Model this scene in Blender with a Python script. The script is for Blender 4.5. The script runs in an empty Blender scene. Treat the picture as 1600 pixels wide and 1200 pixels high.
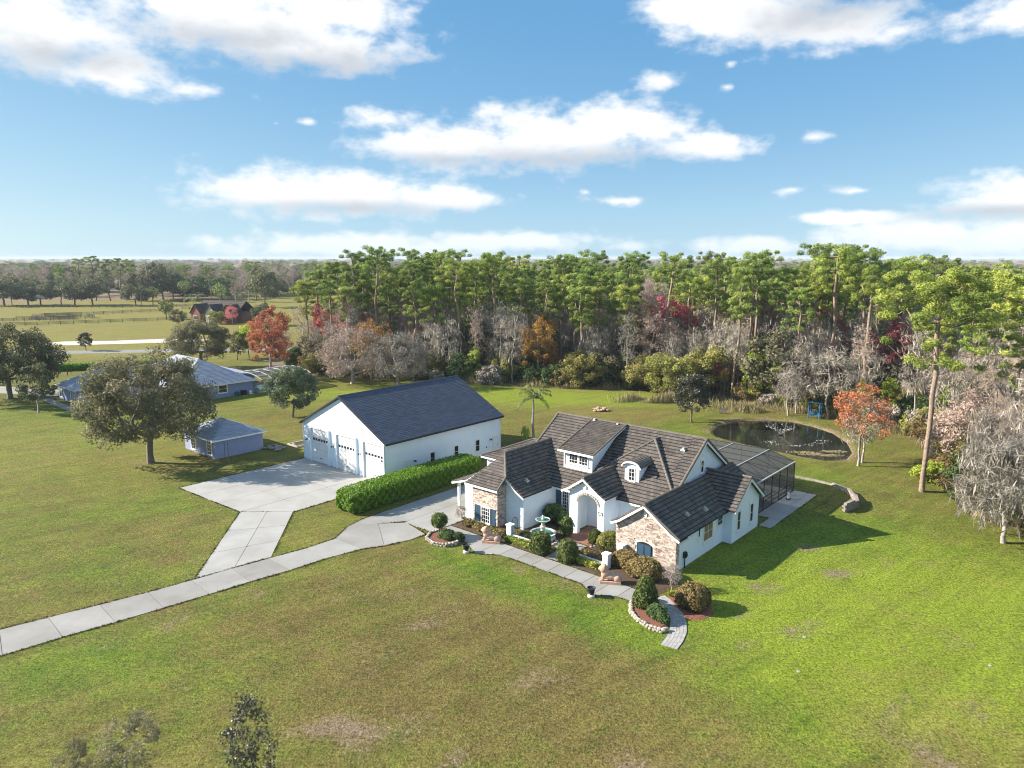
import bpy, math, random
import numpy as np
from mathutils import Vector, Matrix
R = math.radians
scene = bpy.context.scene
COL = scene.collection

# ------------------------------------------------------------------ camera, sky, sun, exposure
cd = bpy.data.cameras.new('camera'); cam = bpy.data.objects.new('camera', cd); COL.objects.link(cam)
cd.sensor_width = 36; cd.lens = 36*1125/1600; cd.clip_end = 20000; cd.clip_start = .5
cam.location = (0, 0, 26.5); cam.rotation_euler = (R(90-9.98), 0, R(0))
scene.camera = cam
SUN_AZ, SUN_EL = 174.0, 27.0            # direction to the sun: angle from +X, counter-clockwise; elevation
sd = bpy.data.lights.new('sun', 'SUN'); sd.energy = 4.4; sd.angle = R(.53); sd.color = (1, .91, .78)
sun = bpy.data.objects.new('sun', sd); COL.objects.link(sun)
dv = Vector((math.cos(R(SUN_AZ))*math.cos(R(SUN_EL)), math.sin(R(SUN_AZ))*math.cos(R(SUN_EL)), math.sin(R(SUN_EL))))
sun.rotation_euler = dv.to_track_quat('Z', 'Y').to_euler(); sun.location = (-60, 20, 60)
vs = scene.view_settings
vs.view_transform = 'Standard'; vs.look = 'None'; vs.exposure = 1.5; vs.gamma = 1; vs.use_curve_mapping = False
cy = scene.cycles
scene.render.filter_size = 1.05; cy.filter_width = 1.05; cy.use_denoising = True; cy.max_bounces = 6; cy.diffuse_bounces = 4; cy.glossy_bounces = 2
cy.transmission_bounces = 4; cy.transparent_max_bounces = 12; cy.volume_bounces = 0
cy.caustics_reflective = False; cy.caustics_refractive = False

def build_world():
    w = bpy.data.worlds.new('World'); scene.world = w; w.use_nodes = True
    nt = w.node_tree; nt.nodes.clear(); N = nt.nodes.new; L = nt.links.new
    out = N('ShaderNodeOutputWorld'); bg = N('ShaderNodeBackground'); bg.inputs[1].default_value = .057
    L(bg.outputs[0], out.inputs[0])
    sky = N('ShaderNodeTexSky'); sky.sky_type = 'NISHITA'; sky.sun_disc = False
    sky.sun_elevation = R(SUN_EL); sky.sun_rotation = R(90-SUN_AZ)
    sky.altitude = 20; sky.air_density = 1.0; sky.dust_density = .05; sky.ozone_density = 2.6
    tint = N('ShaderNodeMix'); tint.data_type = 'RGBA'; tint.blend_type = 'MULTIPLY'; tint.inputs[0].default_value = 1
    tint.inputs[7].default_value = (1, 1, 1, 1)
    bw = N('ShaderNodeRGBToBW'); L(sky.outputs[0], bw.inputs[0]); dvd = N('ShaderNodeMath'); dvd.operation = 'MULTIPLY'; dvd.inputs[1].default_value = 1/20; L(bw.outputs[0], dvd.inputs[0])
    ramp = N('ShaderNodeValToRGB'); L(dvd.outputs[0], ramp.inputs[0]); K = 1/.14
    for i, (p_, col) in enumerate(((0, (.07, .26, .52)), (.10, (.115, .335, .62)), (.16, (.19, .42, .68)), (.26, (.33, .56, .76)), (.42, (.53, .73, .83)), (1, (.95, .96, .92)))):
        e_ = ramp.color_ramp.elements[i] if i < 2 and i == 0 else ramp.color_ramp.elements.new(p_) if i < 5 else ramp.color_ramp.elements[-1]
        e_.position = p_; e_.color = (*[k*1.0 for k in col], 1)
    sc_ = N('ShaderNodeVectorMath'); sc_.operation = 'SCALE'; sc_.inputs['Scale'].default_value = K; L(ramp.outputs[0], sc_.inputs[0])
    rc = N('ShaderNodeMix'); rc.data_type = 'RGBA'; rc.inputs[0].default_value = .9; L(sky.outputs[0], rc.inputs[6]); L(sc_.outputs[0], rc.inputs[7])
    L(rc.outputs[2], tint.inputs[6])
    tc = N('ShaderNodeTexCoord'); sep = N('ShaderNodeSeparateXYZ'); L(tc.outputs['Generated'], sep.inputs[0])
    def mt(op, a, b=None, c=None, clamp=False):
        n = N('ShaderNodeMath'); n.operation = op; n.use_clamp = clamp
        for i, v in enumerate((a, b, c)):
            if v is None: continue
            if isinstance(v, (int, float)): n.inputs[i].default_value = v
            else: L(v, n.inputs[i])
        return n.outputs[0]
    az = mt('ARCTAN2', sep.outputs[0], sep.outputs[1]); el = mt('ARCSINE', sep.outputs[2])
    c = N('ShaderNodeCombineXYZ'); L(mt('MULTIPLY', az, 57.2958), c.inputs[0]); L(mt('MULTIPLY', el, 57.2958), c.inputs[1])
    # warp the coordinates for billowing outlines
    def noise(scale, detail, rough, vec, stretch=(1, 1, 1)):
        m = N('ShaderNodeVectorMath'); m.operation = 'MULTIPLY'; L(vec, m.inputs[0]); m.inputs[1].default_value = stretch
        n = N('ShaderNodeTexNoise'); n.inputs['Scale'].default_value = scale; n.inputs['Detail'].default_value = detail
        n.inputs['Roughness'].default_value = rough; L(m.outputs[0], n.inputs['Vector']); return n
    n1 = noise(.36, 8, .56, c.outputs[0], (1, 1.7, 1)); n2 = noise(.11, 3, .5, c.outputs[0], (1, 2, 1))
    def field(ells):
        acc = None
        for (a, e, ra, re) in ells:
            m = N('ShaderNodeVectorMath'); m.operation = 'MULTIPLY_ADD'; L(c.outputs[0], m.inputs[0])
            m.inputs[1].default_value = (1/ra, 1/re, 0); m.inputs[2].default_value = (-a/ra, -e/re, 0)
            ln = N('ShaderNodeVectorMath'); ln.operation = 'LENGTH'; L(m.outputs[0], ln.inputs[0])
            lv = ln.outputs['Value']
            if ra < 4.4: lv = mt('MULTIPLY_ADD', lv, .62, .50 if ra > 1.5 else .60)
            acc = lv if acc is None else mt('SMOOTH_MIN', acc, lv, .25)
        return mt('SUBTRACT', 1.0, acc)
    def S(x, y):            # where a cloud stands in the sky: azimuth and elevation in degrees
        u, v = (x-800)/1125, (600-y)/1125; p = R(9.98)
        d = (u, math.cos(p)+v*math.sin(p), -math.sin(p)+v*math.cos(p)); l = math.sqrt(sum(k*k for k in d))
        return math.degrees(math.atan2(d[0], d[1])), math.degrees(math.asin(d[2]/l))
    def E(x, y, rx, ry):
        a, e = S(x, y); return (a, e, rx/19.0, ry/19.0)
    clouds = [E(60, 45, 150, 58), E(350, 30, 190, 58), E(480, 72, 190, 40), E(305, 137, 70, 16), E(165, 108, 90, 36),
              E(615, 72, 70, 30), E(-160, 40, 160, 60), E(520, 15, 130, 45),
              E(1180, 20, 150, 45), E(1300, 40, 130, 40), E(1090, 12, 100, 32), E(1720, 0, 170, 30), E(1400, 45, 70, 22),
              E(1030, 125, 42, 20), E(1140, 100, 14, 9), E(1135, 136, 15, 8),
              E(590, 190, 80, 26), E(700, 230, 160, 42), E(860, 215, 170, 55), E(960, 195, 130, 42), E(1090, 230, 100, 22), E(760, 180, 60, 22),
              E(1272, 214, 36, 11), E(432, 193, 13, 10), E(480, 190, 22, 8),
              E(430, 300, 150, 38), E(540, 300, 160, 42), E(690, 310, 110, 24), E(330, 295, 80, 18),
              E(1510, 310, 80, 30), E(1600, 305, 110, 34), E(1240, 297, 30, 11), E(1335, 298, 46, 8), E(970, 314, 80, 11), E(915, 300, 16, 9),
              E(560, 385, 230, 24), E(800, 378, 190, 20), E(330, 378, 36, 12), E(1180, 385, 100, 18), E(1430, 372, 180, 28), E(1620, 370, 160, 30), E(1320, 340, 90, 12), E(980, 385, 80, 14)]
    f = field(clouds)
    nn = mt('ADD', mt('MULTIPLY', mt('SUBTRACT', n1.outputs[0], .5), 1.75), mt('MULTIPLY', mt('SUBTRACT', n2.outputs[0], .5), .5))
    dens = mt('ADD', f, nn)
    # unseen rest of the sky: scattered clouds, cover raised to brighten shaded walls
    proj = N('ShaderNodeVectorMath'); proj.operation = 'DIVIDE'; L(tc.outputs['Generated'], proj.inputs[0])
    zc = N('ShaderNodeCombineXYZ'); zz = mt('MAXIMUM', mt('ADD', sep.outputs[2], .12), .05)
    for i in range(3): L(zz, zc.inputs[i])
    L(zc.outputs[0], proj.inputs[1])
    n3 = noise(.9, 7, .55, proj.outputs[0], (1, 1, 0))
    gen = mt('MULTIPLY', mt('SUBTRACT', n3.outputs[0], .49), 3.5)
    side = mt('SUBTRACT', mt('MULTIPLY', mt('ABSOLUTE', az), 57.2958), 41.0)
    up = mt('SUBTRACT', mt('MULTIPLY', el, 57.2958), 20.0)
    outw = mt('MULTIPLY', mt('MAXIMUM', side, up), .14, clamp=True)
    d2 = N('ShaderNodeMix'); d2.data_type = 'FLOAT'; L(outw, d2.inputs[0]); L(dens, d2.inputs[2]); L(mt('MAXIMUM', gen, mt('SUBTRACT', dens, .2)), d2.inputs[3])
    mask = N('ShaderNodeMapRange'); mask.interpolation_type = 'SMOOTHSTEP'; L(d2.outputs[0], mask.inputs[0])
    mask.inputs[1].default_value = -.05; mask.inputs[2].default_value = .70; mask.inputs[4].default_value = .96
    thin = N('ShaderNodeMapRange'); L(el, thin.inputs[0]); thin.inputs[1].default_value = R(-.2); thin.inputs[2].default_value = R(3.2)
    thin.inputs[3].default_value = .45; thin.inputs[4].default_value = 1.0
    mask_o = mt('MULTIPLY', mask.outputs[0], thin.outputs[0])
    base = field([E(480, 100, 220, 34), E(110, 90, 110, 22), E(360, 60, 150, 26), E(-160, 90, 200, 50), E(1290, 20, 120, 34), E(860, 250, 240, 24), E(700, 250, 130, 16), E(540, 325, 200, 16), E(1560, 330, 110, 13)])
    sh = mt('ADD', mt('MULTIPLY', base, .7), mt('MULTIPLY', mt('SUBTRACT', n1.outputs[0], .42), 1.1))
    shade = N('ShaderNodeMapRange'); shade.interpolation_type = 'SMOOTHSTEP'; L(sh, shade.inputs[0]); shade.inputs[1].default_value = -.22; shade.inputs[2].default_value = .85
    cc = N('ShaderNodeMix'); cc.data_type = 'RGBA'; L(shade.outputs[0], cc.inputs[0])
    cc.inputs[6].default_value = (7.3, 7.25, 7.2, 1); cc.inputs[7].default_value = (4.15, 4.4, 4.75, 1)
    mx = N('ShaderNodeMix'); mx.data_type = 'RGBA'; L(mask_o, mx.inputs[0]); L(tint.outputs[2], mx.inputs[6]); L(cc.outputs[2], mx.inputs[7])
    L(mx.outputs[2], bg.inputs[0])
    w.cycles.sampling_method = 'MANUAL'; w.cycles.sample_map_resolution = 512
build_world()

# ------------------------------------------------------------------ helpers
rng = np.random.default_rng(7)
def thing(name, label, cat, loc=(0, 0, 0), rz=0, group=None):
    o = bpy.data.objects.new(name, None); COL.objects.link(o); o.empty_display_size = .3
    o.location = loc; o.rotation_euler = (0, 0, rz); o['label'] = label; o['category'] = cat
    if group: o['group'] = group
    return o
def link(name, me, mat=None, parent=None, kind=None):
    if mat is not None and len(me.materials) == 0: me.materials.append(mat)
    o = bpy.data.objects.new(name, me); COL.objects.link(o); o.parent = parent
    if kind: o['kind'] = kind
    return o
def mesh_np(name, v, f, attr=None, smooth=False):
    "v (N,3), f (M,4) or (M,3), attr per vertex float"
    me = bpy.data.meshes.new(name); v = np.asarray(v, np.float32); f = np.asarray(f, np.int32)
    k = f.shape[1]
    me.vertices.add(len(v)); me.vertices.foreach_set('co', v.ravel())
    me.loops.add(f.size); me.loops.foreach_set('vertex_index', f.ravel())
    me.polygons.add(len(f)); me.polygons.foreach_set('loop_start', np.arange(0, f.size, k, dtype=np.int32))
    me.polygons.foreach_set('loop_total', np.full(len(f), k, np.int32))
    if smooth: me.polygons.foreach_set('use_smooth', np.ones(len(f), bool))
    if attr is not None:
        a = me.attributes.new('v', 'FLOAT', 'POINT'); a.data.foreach_set('value', np.asarray(attr, np.float32))
    me.update(calc_edges=True); return me
class B:
    "collects simple solids into one mesh"
    def __init__(s): s.v = []; s.f = []; s.a = []
    def add(s, v, f, a=.5):
        n = len(s.v); s.v += [tuple(p) for p in v]; s.f += [tuple(i+n for i in q) for q in f]; s.a += [a]*len(v); return s
    def box(s, x0, x1, y0, y1, z0, z1, a=.5):
        v = [(x, y, z) for z in (z0, z1) for y in (y0, y1) for x in (x0, x1)]
        return s.add(v, [(0, 2, 3, 1), (4, 5, 7, 6), (0, 1, 5, 4), (2, 6, 7, 3), (0, 4, 6, 2), (1, 3, 7, 5)], a)
    def prism(s, poly, vec, a=.5):
        n = len(poly); p = [Vector(q) for q in poly]; q = [k+Vector(vec) for k in p]
        nrm = Vector((0, 0, 0))
        for i in range(n): nrm += p[i].cross(p[(i+1) % n])
        if nrm.dot(Vector(vec)) > 0: p.reverse(); q.reverse()
        f = [tuple(range(n)), tuple(range(2*n-1, n-1, -1))]
        for i in range(n): j = (i+1) % n; f.append((j, i, i+n, j+n))
        return s.add(p+q, f, a)
    def tube(s, p, q, r0, r1=None, n=6, a=.5):
        r1 = r0 if r1 is None else r1; p = Vector(p); q = Vector(q); d = (q-p).normalized()
        u = d.orthogonal().normalized(); w = d.cross(u); v = []
        for (c, r) in ((p, r0), (q, r1)):
            for i in range(n):
                t = 2*math.pi*i/n; v.append(c+u*(r*math.cos(t))+w*(r*math.sin(t)))
        f = [(i, (i+1) % n, (i+1) % n+n, i+n) for i in range(n)]+[tuple(range(n-1, -1, -1)), tuple(range(n, 2*n))]
        return s.add(v, f, a)
    def beam(s, p, q, w, h, a=.5):
        p = Vector(p); q = Vector(q); d = (q-p).normalized(); side = d.cross(Vector((0, 0, 1)))
        if side.length < 1e-4: side = Vector((1, 0, 0))
        side.normalize(); up = side.cross(d); sd = side*(w/2); u = up*(h/2)
        v = [p-sd-u, p+sd-u, p+sd+u, p-sd+u, q-sd-u, q+sd-u, q+sd+u, q-sd+u]
        return s.add(v, [(0, 1, 2, 3), (7, 6, 5, 4), (0, 4, 5, 1), (1, 5, 6, 2), (2, 6, 7, 3), (3, 7, 4, 0)], a)
    def lathe(s, prof, c=(0, 0, 0), n=16, a=.5):
        v = []
        for (r, z) in prof:
            for i in range(n):
                t = 2*math.pi*i/n; v.append((c[0]+r*math.cos(t), c[1]+r*math.sin(t), c[2]+z))
        f = []
        for k in range(len(prof)-1):
            for i in range(n): j = (i+1) % n; f.append((k*n+i, k*n+j, (k+1)*n+j, (k+1)*n+i))
        f.append(tuple(range(n-1, -1, -1))); f.append(tuple(range((len(prof)-1)*n, len(prof)*n)))
        return s.add(v, f, a)
    def builds(s, name, mat, parent=None):
        "every solid as a part of its own"
        lab = list(range(len(s.v)))
        def find(i):
            while lab[i] != i: lab[i] = lab[lab[i]]; i = lab[i]
            return i
        for f in s.f:
            for i in f[1:]: lab[find(i)] = find(f[0])
        comp = {}
        for f in s.f: comp.setdefault(find(f[0]), []).append(f)
        for fs in comp.values():
            ids = sorted({i for f in fs for i in f}); mp = {k: j for j, k in enumerate(ids)}; b = B(); b.add([s.v[i] for i in ids], [tuple(mp[i] for i in f) for f in fs], s.a[ids[0]]); b.build(name, mat, parent)
    def mesh(s, name):
        me = bpy.data.meshes.new(name); me.from_pydata(s.v, [], s.f)
        at = me.attributes.new('v', 'FLOAT', 'POINT'); at.data.foreach_set('value', np.array(s.a, np.float32)); me.update(); return me
    def build(s, name, mat, parent=None, kind=None, smooth=False):
        me = s.mesh(name)
        if smooth: me.polygons.foreach_set('use_smooth', np.ones(len(me.polygons), bool))
        return link(name, me, mat, parent, kind)
def tag(o, label, cat, group=None):
    o['label'] = label; o['category'] = cat
    if group: o['group'] = group
    return o
def copy_tree(root, loc, rz, sc, label, group=None, cat=None):
    r = root.copy(); COL.objects.link(r); r.location = loc; r.rotation_euler = (0, 0, rz); r.scale = sc; r['label'] = label
    if group: r['group'] = group
    if cat: r['category'] = cat
    for ch in list(root.children):
        c = ch.copy(); COL.objects.link(c); c.parent = r
        for g in list(ch.children):
            d = g.copy(); COL.objects.link(d); d.parent = c
    return r

# ------------------------------------------------------------------ materials
def nodes(name):
    m = bpy.data.materials.new(name); m.use_nodes = True; nt = m.node_tree
    return m, nt, nt.nodes.new, nt.links.new, nt.nodes['Principled BSDF']
def M(name, c1, c2=None, scale=3., rough=.75, bump=0., bscale=25., attr=0., spec=.3, metal=0., detail=5., orand=0.):
    m, nt, N, L, P = nodes(name)
    P.inputs['Roughness'].default_value = rough; P.inputs['Specular IOR Level'].default_value = spec; P.inputs['Metallic'].default_value = metal
    tc = N('ShaderNodeTexCoord'); c2 = c2 or tuple(k*.85 for k in c1)
    n = N('ShaderNodeTexNoise'); n.inputs['Scale'].default_value = scale; n.inputs['Detail'].default_value = detail; n.inputs['Roughness'].default_value = .62
    L(tc.outputs['Object'], n.inputs['Vector'])
    r = N('ShaderNodeMapRange'); L(n.outputs[0], r.inputs[0]); r.inputs[1].default_value = .33; r.inputs[2].default_value = .67
    fac = r.outputs[0]
    if attr:
        a = N('ShaderNodeAttribute'); a.attribute_name = 'v'
        mm = N('ShaderNodeMix'); mm.data_type = 'FLOAT'; mm.inputs[0].default_value = attr; L(fac, mm.inputs[2]); L(a.outputs['Fac'], mm.inputs[3]); fac = mm.outputs[0]
    if orand:
        oi = N('ShaderNodeObjectInfo'); mm = N('ShaderNodeMix'); mm.data_type = 'FLOAT'; mm.inputs[0].default_value = orand; L(fac, mm.inputs[2]); L(oi.outputs['Random'], mm.inputs[3]); fac = mm.outputs[0]
    mx = N('ShaderNodeMix'); mx.data_type = 'RGBA'; L(fac, mx.inputs[0]); mx.inputs[6].default_value = (*c1, 1); mx.inputs[7].default_value = (*c2, 1)
    L(mx.outputs[2], P.inputs['Base Color'])
    if bump:
        nb = N('ShaderNodeTexNoise'); nb.inputs['Scale'].default_value = bscale; nb.inputs['Detail'].default_value = 4; L(tc.outputs['Object'], nb.inputs['Vector'])
        bp = N('ShaderNodeBump'); bp.inputs['Strength'].default_value = bump; bp.inputs['Distance'].default_value = .05; L(nb.outputs[0], bp.inputs['Height']); L(bp.outputs[0], P.inputs['Normal'])
    return m
def LEAF(name, c1, c2, trans=.35, rough=.6, spec=.25, hue=.25):
    "leaves: colour runs from c1 to c2 from leaf to leaf, each plant a little lighter or darker"
    m, nt, N, L, P = nodes(name)
    a = N('ShaderNodeAttribute'); a.attribute_name = 'v'; oi = N('ShaderNodeObjectInfo')
    mx = N('ShaderNodeMix'); mx.data_type = 'RGBA'; L(a.outputs['Fac'], mx.inputs[0]); mx.inputs[6].default_value = (*c1, 1); mx.inputs[7].default_value = (*c2, 1)
    hs = N('ShaderNodeHueSaturation'); L(mx.outputs[2], hs.inputs['Color'])
    r = N('ShaderNodeMapRange'); L(oi.outputs['Random'], r.inputs[0]); r.inputs[3].default_value = 1-hue; r.inputs[4].default_value = 1+hue; L(r.outputs[0], hs.inputs['Value'])
    r2 = N('ShaderNodeMapRange'); ml = N('ShaderNodeMath'); ml.operation = 'FRACT'; m7 = N('ShaderNodeMath'); m7.operation = 'MULTIPLY'; m7.inputs[1].default_value = 7.31
    L(oi.outputs['Random'], m7.inputs[0]); L(m7.outputs[0], ml.inputs[0]); L(ml.outputs[0], r2.inputs[0]); r2.inputs[3].default_value = .488; r2.inputs[4].default_value = .512; L(r2.outputs[0], hs.inputs['Hue'])
    L(hs.outputs[0], P.inputs['Base Color']); P.inputs['Roughness'].default_value = rough; P.inputs['Specular IOR Level'].default_value = spec
    t = N('ShaderNodeBsdfTranslucent'); L(hs.outputs[0], t.inputs[0]); ms = N('ShaderNodeMixShader'); ms.inputs[0].default_value = trans
    L(P.outputs[0], ms.inputs[1]); L(t.outputs[0], ms.inputs[2]); L(ms.outputs[0], nt.nodes['Material Output'].inputs[0])
    return m
MAT = dict(
 stucco=M('white stucco', (.77, .84, .91), (.72, .79, .86), .9, .85, .15, 60),
 trim=M('white trim', (.8, .8, .79), (.74, .74, .73), 4, .5),
 tile=M('brown roof tile', (.056, .049, .045), (.160, .137, .120), 1.1, .8, .2, 30, attr=.55),
 ridge=M('ridge tile', (.11, .095, .08), (.17, .15, .13), 3, .8, .2, 30),
 shingle=M('charcoal shingle', (.052, .064, .095), (.090, .108, .150), 9, .85, .3, 14, attr=.55),
 gshingle=M('grey shingle', (.21, .235, .29), (.36, .395, .47), 9, .85, .3, 14, attr=.55),
 fascia=M('dark fascia', (.025, .026, .03), None, 4, .5),
 stone=M('mixed brick', (.19, .12, .10), (.68, .60, .53), 5, .85, .4, 40, attr=.85),
 mortar=M('mortar', (.58, .54, .48), None, 6, .9, .3, 40),
 greywall=M('blue grey stucco', (.26, .30, .46), (.23, .27, .42), 1.5, .85, .2, 50),
 shutter=M('blue shutter', (.030, .070, .115), (.038, .083, .135), 5, .55),
 glass=M('window glass', (.012, .015, .02), (.03, .035, .045), .8, .06, spec=.7),
 blind=M('window with blind', (.30, .20, .11), (.24, .16, .09), 2, .35),
 concrete=M('concrete', (.35, .345, .33), (.215, .205, .19), .33, .88, .15, 30, detail=8, orand=.45),
 concnew=M('pale concrete', (.40, .395, .38), (.29, .28, .265), .28, .88, .12, 30, detail=8, orand=.3),
 joint=M('joint sand', (.20, .18, .145), None, 4, .95),
 asphalt=M('road', (.25, .25, .25), (.2, .2, .2), 1, .9),
 pave=M('grey paver', (.30, .285, .275), (.42, .40, .385), 3, .9, .2, 30, attr=.8),
 redpave=M('red paver', (.23, .105, .075), (.31, .16, .12), 4, .85, .2, 30, attr=.6),
 edge=M('edging stone', (.50, .44, .36), (.33, .30, .26), 4, .9, .5, 12, orand=.6),
 block=M('retaining block', (.32, .28, .25), (.22, .195, .175), 3, .9, .5, 14, orand=.6),
 mulch=M('brown mulch', (.05, .033, .022), (.12, .08, .055), 14, .95, .9, 18),
 redmulch=M('red mulch', (.15, .052, .035), (.26, .12, .08), 14, .95, .9, 18),
 lion=M('pinkish cast stone', (.56, .38, .29), (.42, .26, .19), 2.5, .85, .4, 20),
 iron=M('black iron', (.012, .012, .013), None, 4, .45, spec=.4),
 bronze=M('cage frame', (.025, .024, .024), None, 4, .45),
 alu=M('aluminium', (.55, .55, .54), None, 4, .4, metal=.3),
 poolw=M('pool water', (.08, .34, .36), (.12, .42, .43), 1.5, .08, spec=.5),
 bluewood=M('blue paint', (.02, .12, .22), (.028, .14, .26), 4, .6),
 redwall=M('red brick house', (.21, .085, .065), (.26, .115, .09), 2, .9),
 darkroof=M('dark brown roof', (.075, .06, .055), (.05, .04, .037), 2, .85),
 greyw=M('weathered wood', (.17, .15, .135), (.11, .095, .085), 2, .9, orand=.4),
 bark=M('grey bark', (.21, .18, .155), (.115, .095, .08), 4, .95, .8, 9),
 pinebark=M('pine bark', (.33, .245, .19), (.18, .13, .10), 3, .95, .9, 7),
 palebark=M('pale bark', (.42, .38, .335), (.24, .215, .19), 4, .95, .6, 9),
 sand=M('sand', (.62, .58, .53), (.42, .37, .30), .25, .95),
 white=M('white paint', (.8, .8, .8), None, 3, .4), dark=M('dark plastic', (.02, .02, .022), None, 3, .5), green=M('green plastic', (.02, .10, .075), None, 3, .5),
)
LM = dict(
 pine=LEAF('pine needles', (0.086, 0.158, 0.030), (0.394, 0.473, 0.108), 0.35, .6, .25, .2),
 pine2=LEAF('yellow pine needles', (0.132, 0.200, 0.035), (0.526, 0.568, 0.120), 0.35, .6, .25, .2),
 oak=LEAF('oak leaves', (0.093, 0.097, 0.047), (0.284, 0.258, 0.152), 0.35),
 liveoak=LEAF('live oak leaves', (0.076, 0.090, 0.044), (0.226, 0.235, 0.120), 0.35),
 smalloak=LEAF('blue green oak leaves', (0.061, 0.087, 0.046), (0.181, 0.217, 0.116), .25),
 magnolia=LEAF('magnolia leaves', (0.032, 0.039, 0.023), (0.145, 0.138, 0.090), .12, .42, .4, .1),
 red=LEAF('red maple leaves', (.40, .115, .055), (.66, .27, .155), 0.4),
 crimson=LEAF('crimson leaves', (0.422, 0.080, 0.104), (0.686, 0.264, 0.243), 0.4),
 orange=LEAF('orange leaves', (0.330, 0.143, 0.033), (0.550, 0.330, 0.083), .4),
 olive=LEAF('olive shrub leaves', (0.133, 0.141, 0.038), (0.443, 0.408, 0.122), 0.35),
 lime=LEAF('lime leaves', (0.160, 0.217, 0.031), (0.566, 0.653, 0.096), 0.4),
 dark=LEAF('dark evergreen leaves', (0.042, 0.078, 0.028), (0.174, 0.240, 0.076), 0.35),
 twig=LEAF('bare twigs', (.24, .21, .175), (.54, .485, .42), .1, .9, .1, .22),
 pinktwig=LEAF('reddish bare twigs', (.28, .205, .165), (.56, .455, .385), .1, .9, .1, .2),
 moss=LEAF('hanging moss', (.13, .115, .095), (.42, .385, .335), .25, .9, .1, .12),
 straw=LEAF('dry grass', (.16, .14, .06), (.50, .42, .25), .3, .9, .1),
 hedge=LEAF('hedge leaves', (0.057, 0.133, 0.011), (0.235, 0.427, 0.028), .35, .5, .3, .05),
 box=LEAF('clipped shrub leaves', (0.043, 0.070, 0.017), (0.189, 0.239, 0.058), .25, .6, .25, .2),
 brownbox=LEAF('bronze shrub leaves', (0.131, 0.090, 0.035), (0.348, 0.275, 0.102), .25, .6, .25, .15),
 yel=LEAF('yellow green shrub leaves', (0.145, 0.189, 0.029), (0.493, 0.522, 0.087), .35),
 palm=LEAF('palm fronds', (0.087, 0.131, 0.036), (0.348, 0.392, 0.123), .3),
)

# ------------------------------------------------------------------ plants
def cards(c, n, size, aspect, seed, along=None, tint=None):
    "rhombic leaves at c with normals n; returns verts, faces, attr"
    g = np.random.default_rng(seed); N_ = len(c)
    n = n/np.maximum(np.linalg.norm(n, axis=1, keepdims=True), 1e-6)
    r = g.normal(size=(N_, 3)) if along is None else along+g.normal(size=(N_, 3))*.25
    u = r-(r*n).sum(1, keepdims=True)*n; u /= np.maximum(np.linalg.norm(u, axis=1, keepdims=True), 1e-6)
    w = np.cross(n, u); s = (size*(.65+.7*g.random(N_)))[:, None]
    v = np.stack([c+u*s, c+w*s*aspect, c-u*s, c-w*s*aspect], 1).reshape(-1, 3)
    f = np.arange(N_*4).reshape(-1, 4); a = g.random(N_) if tint is None else np.clip(tint+g.normal(size=N_)*.16, 0, 1)
    return v, f, np.repeat(a, 4)
def clump_pts(cl, per, seed, flat=1., jit=.7, inner=.45):
    "points through the volume of each clump (x, y, z, r), facing outward"
    g = np.random.default_rng(seed); cl = np.asarray(cl, float); K = len(cl)
    d = g.normal(size=(K*per, 3)); d /= np.linalg.norm(d, axis=1, keepdims=True)
    rad = (inner+(1-inner)*g.random(K*per)**.6)*np.repeat(cl[:, 3], per)
    p = np.repeat(cl[:, :3], per, 0)+d*rad[:, None]*np.array([1, 1, flat])
    n = d+g.normal(size=d.shape)*jit+np.array([0, 0, .35])
    tint = np.repeat(g.random(K)*.5+.2, per)+.12*d[:, 2]
    return p, n, tint
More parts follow.
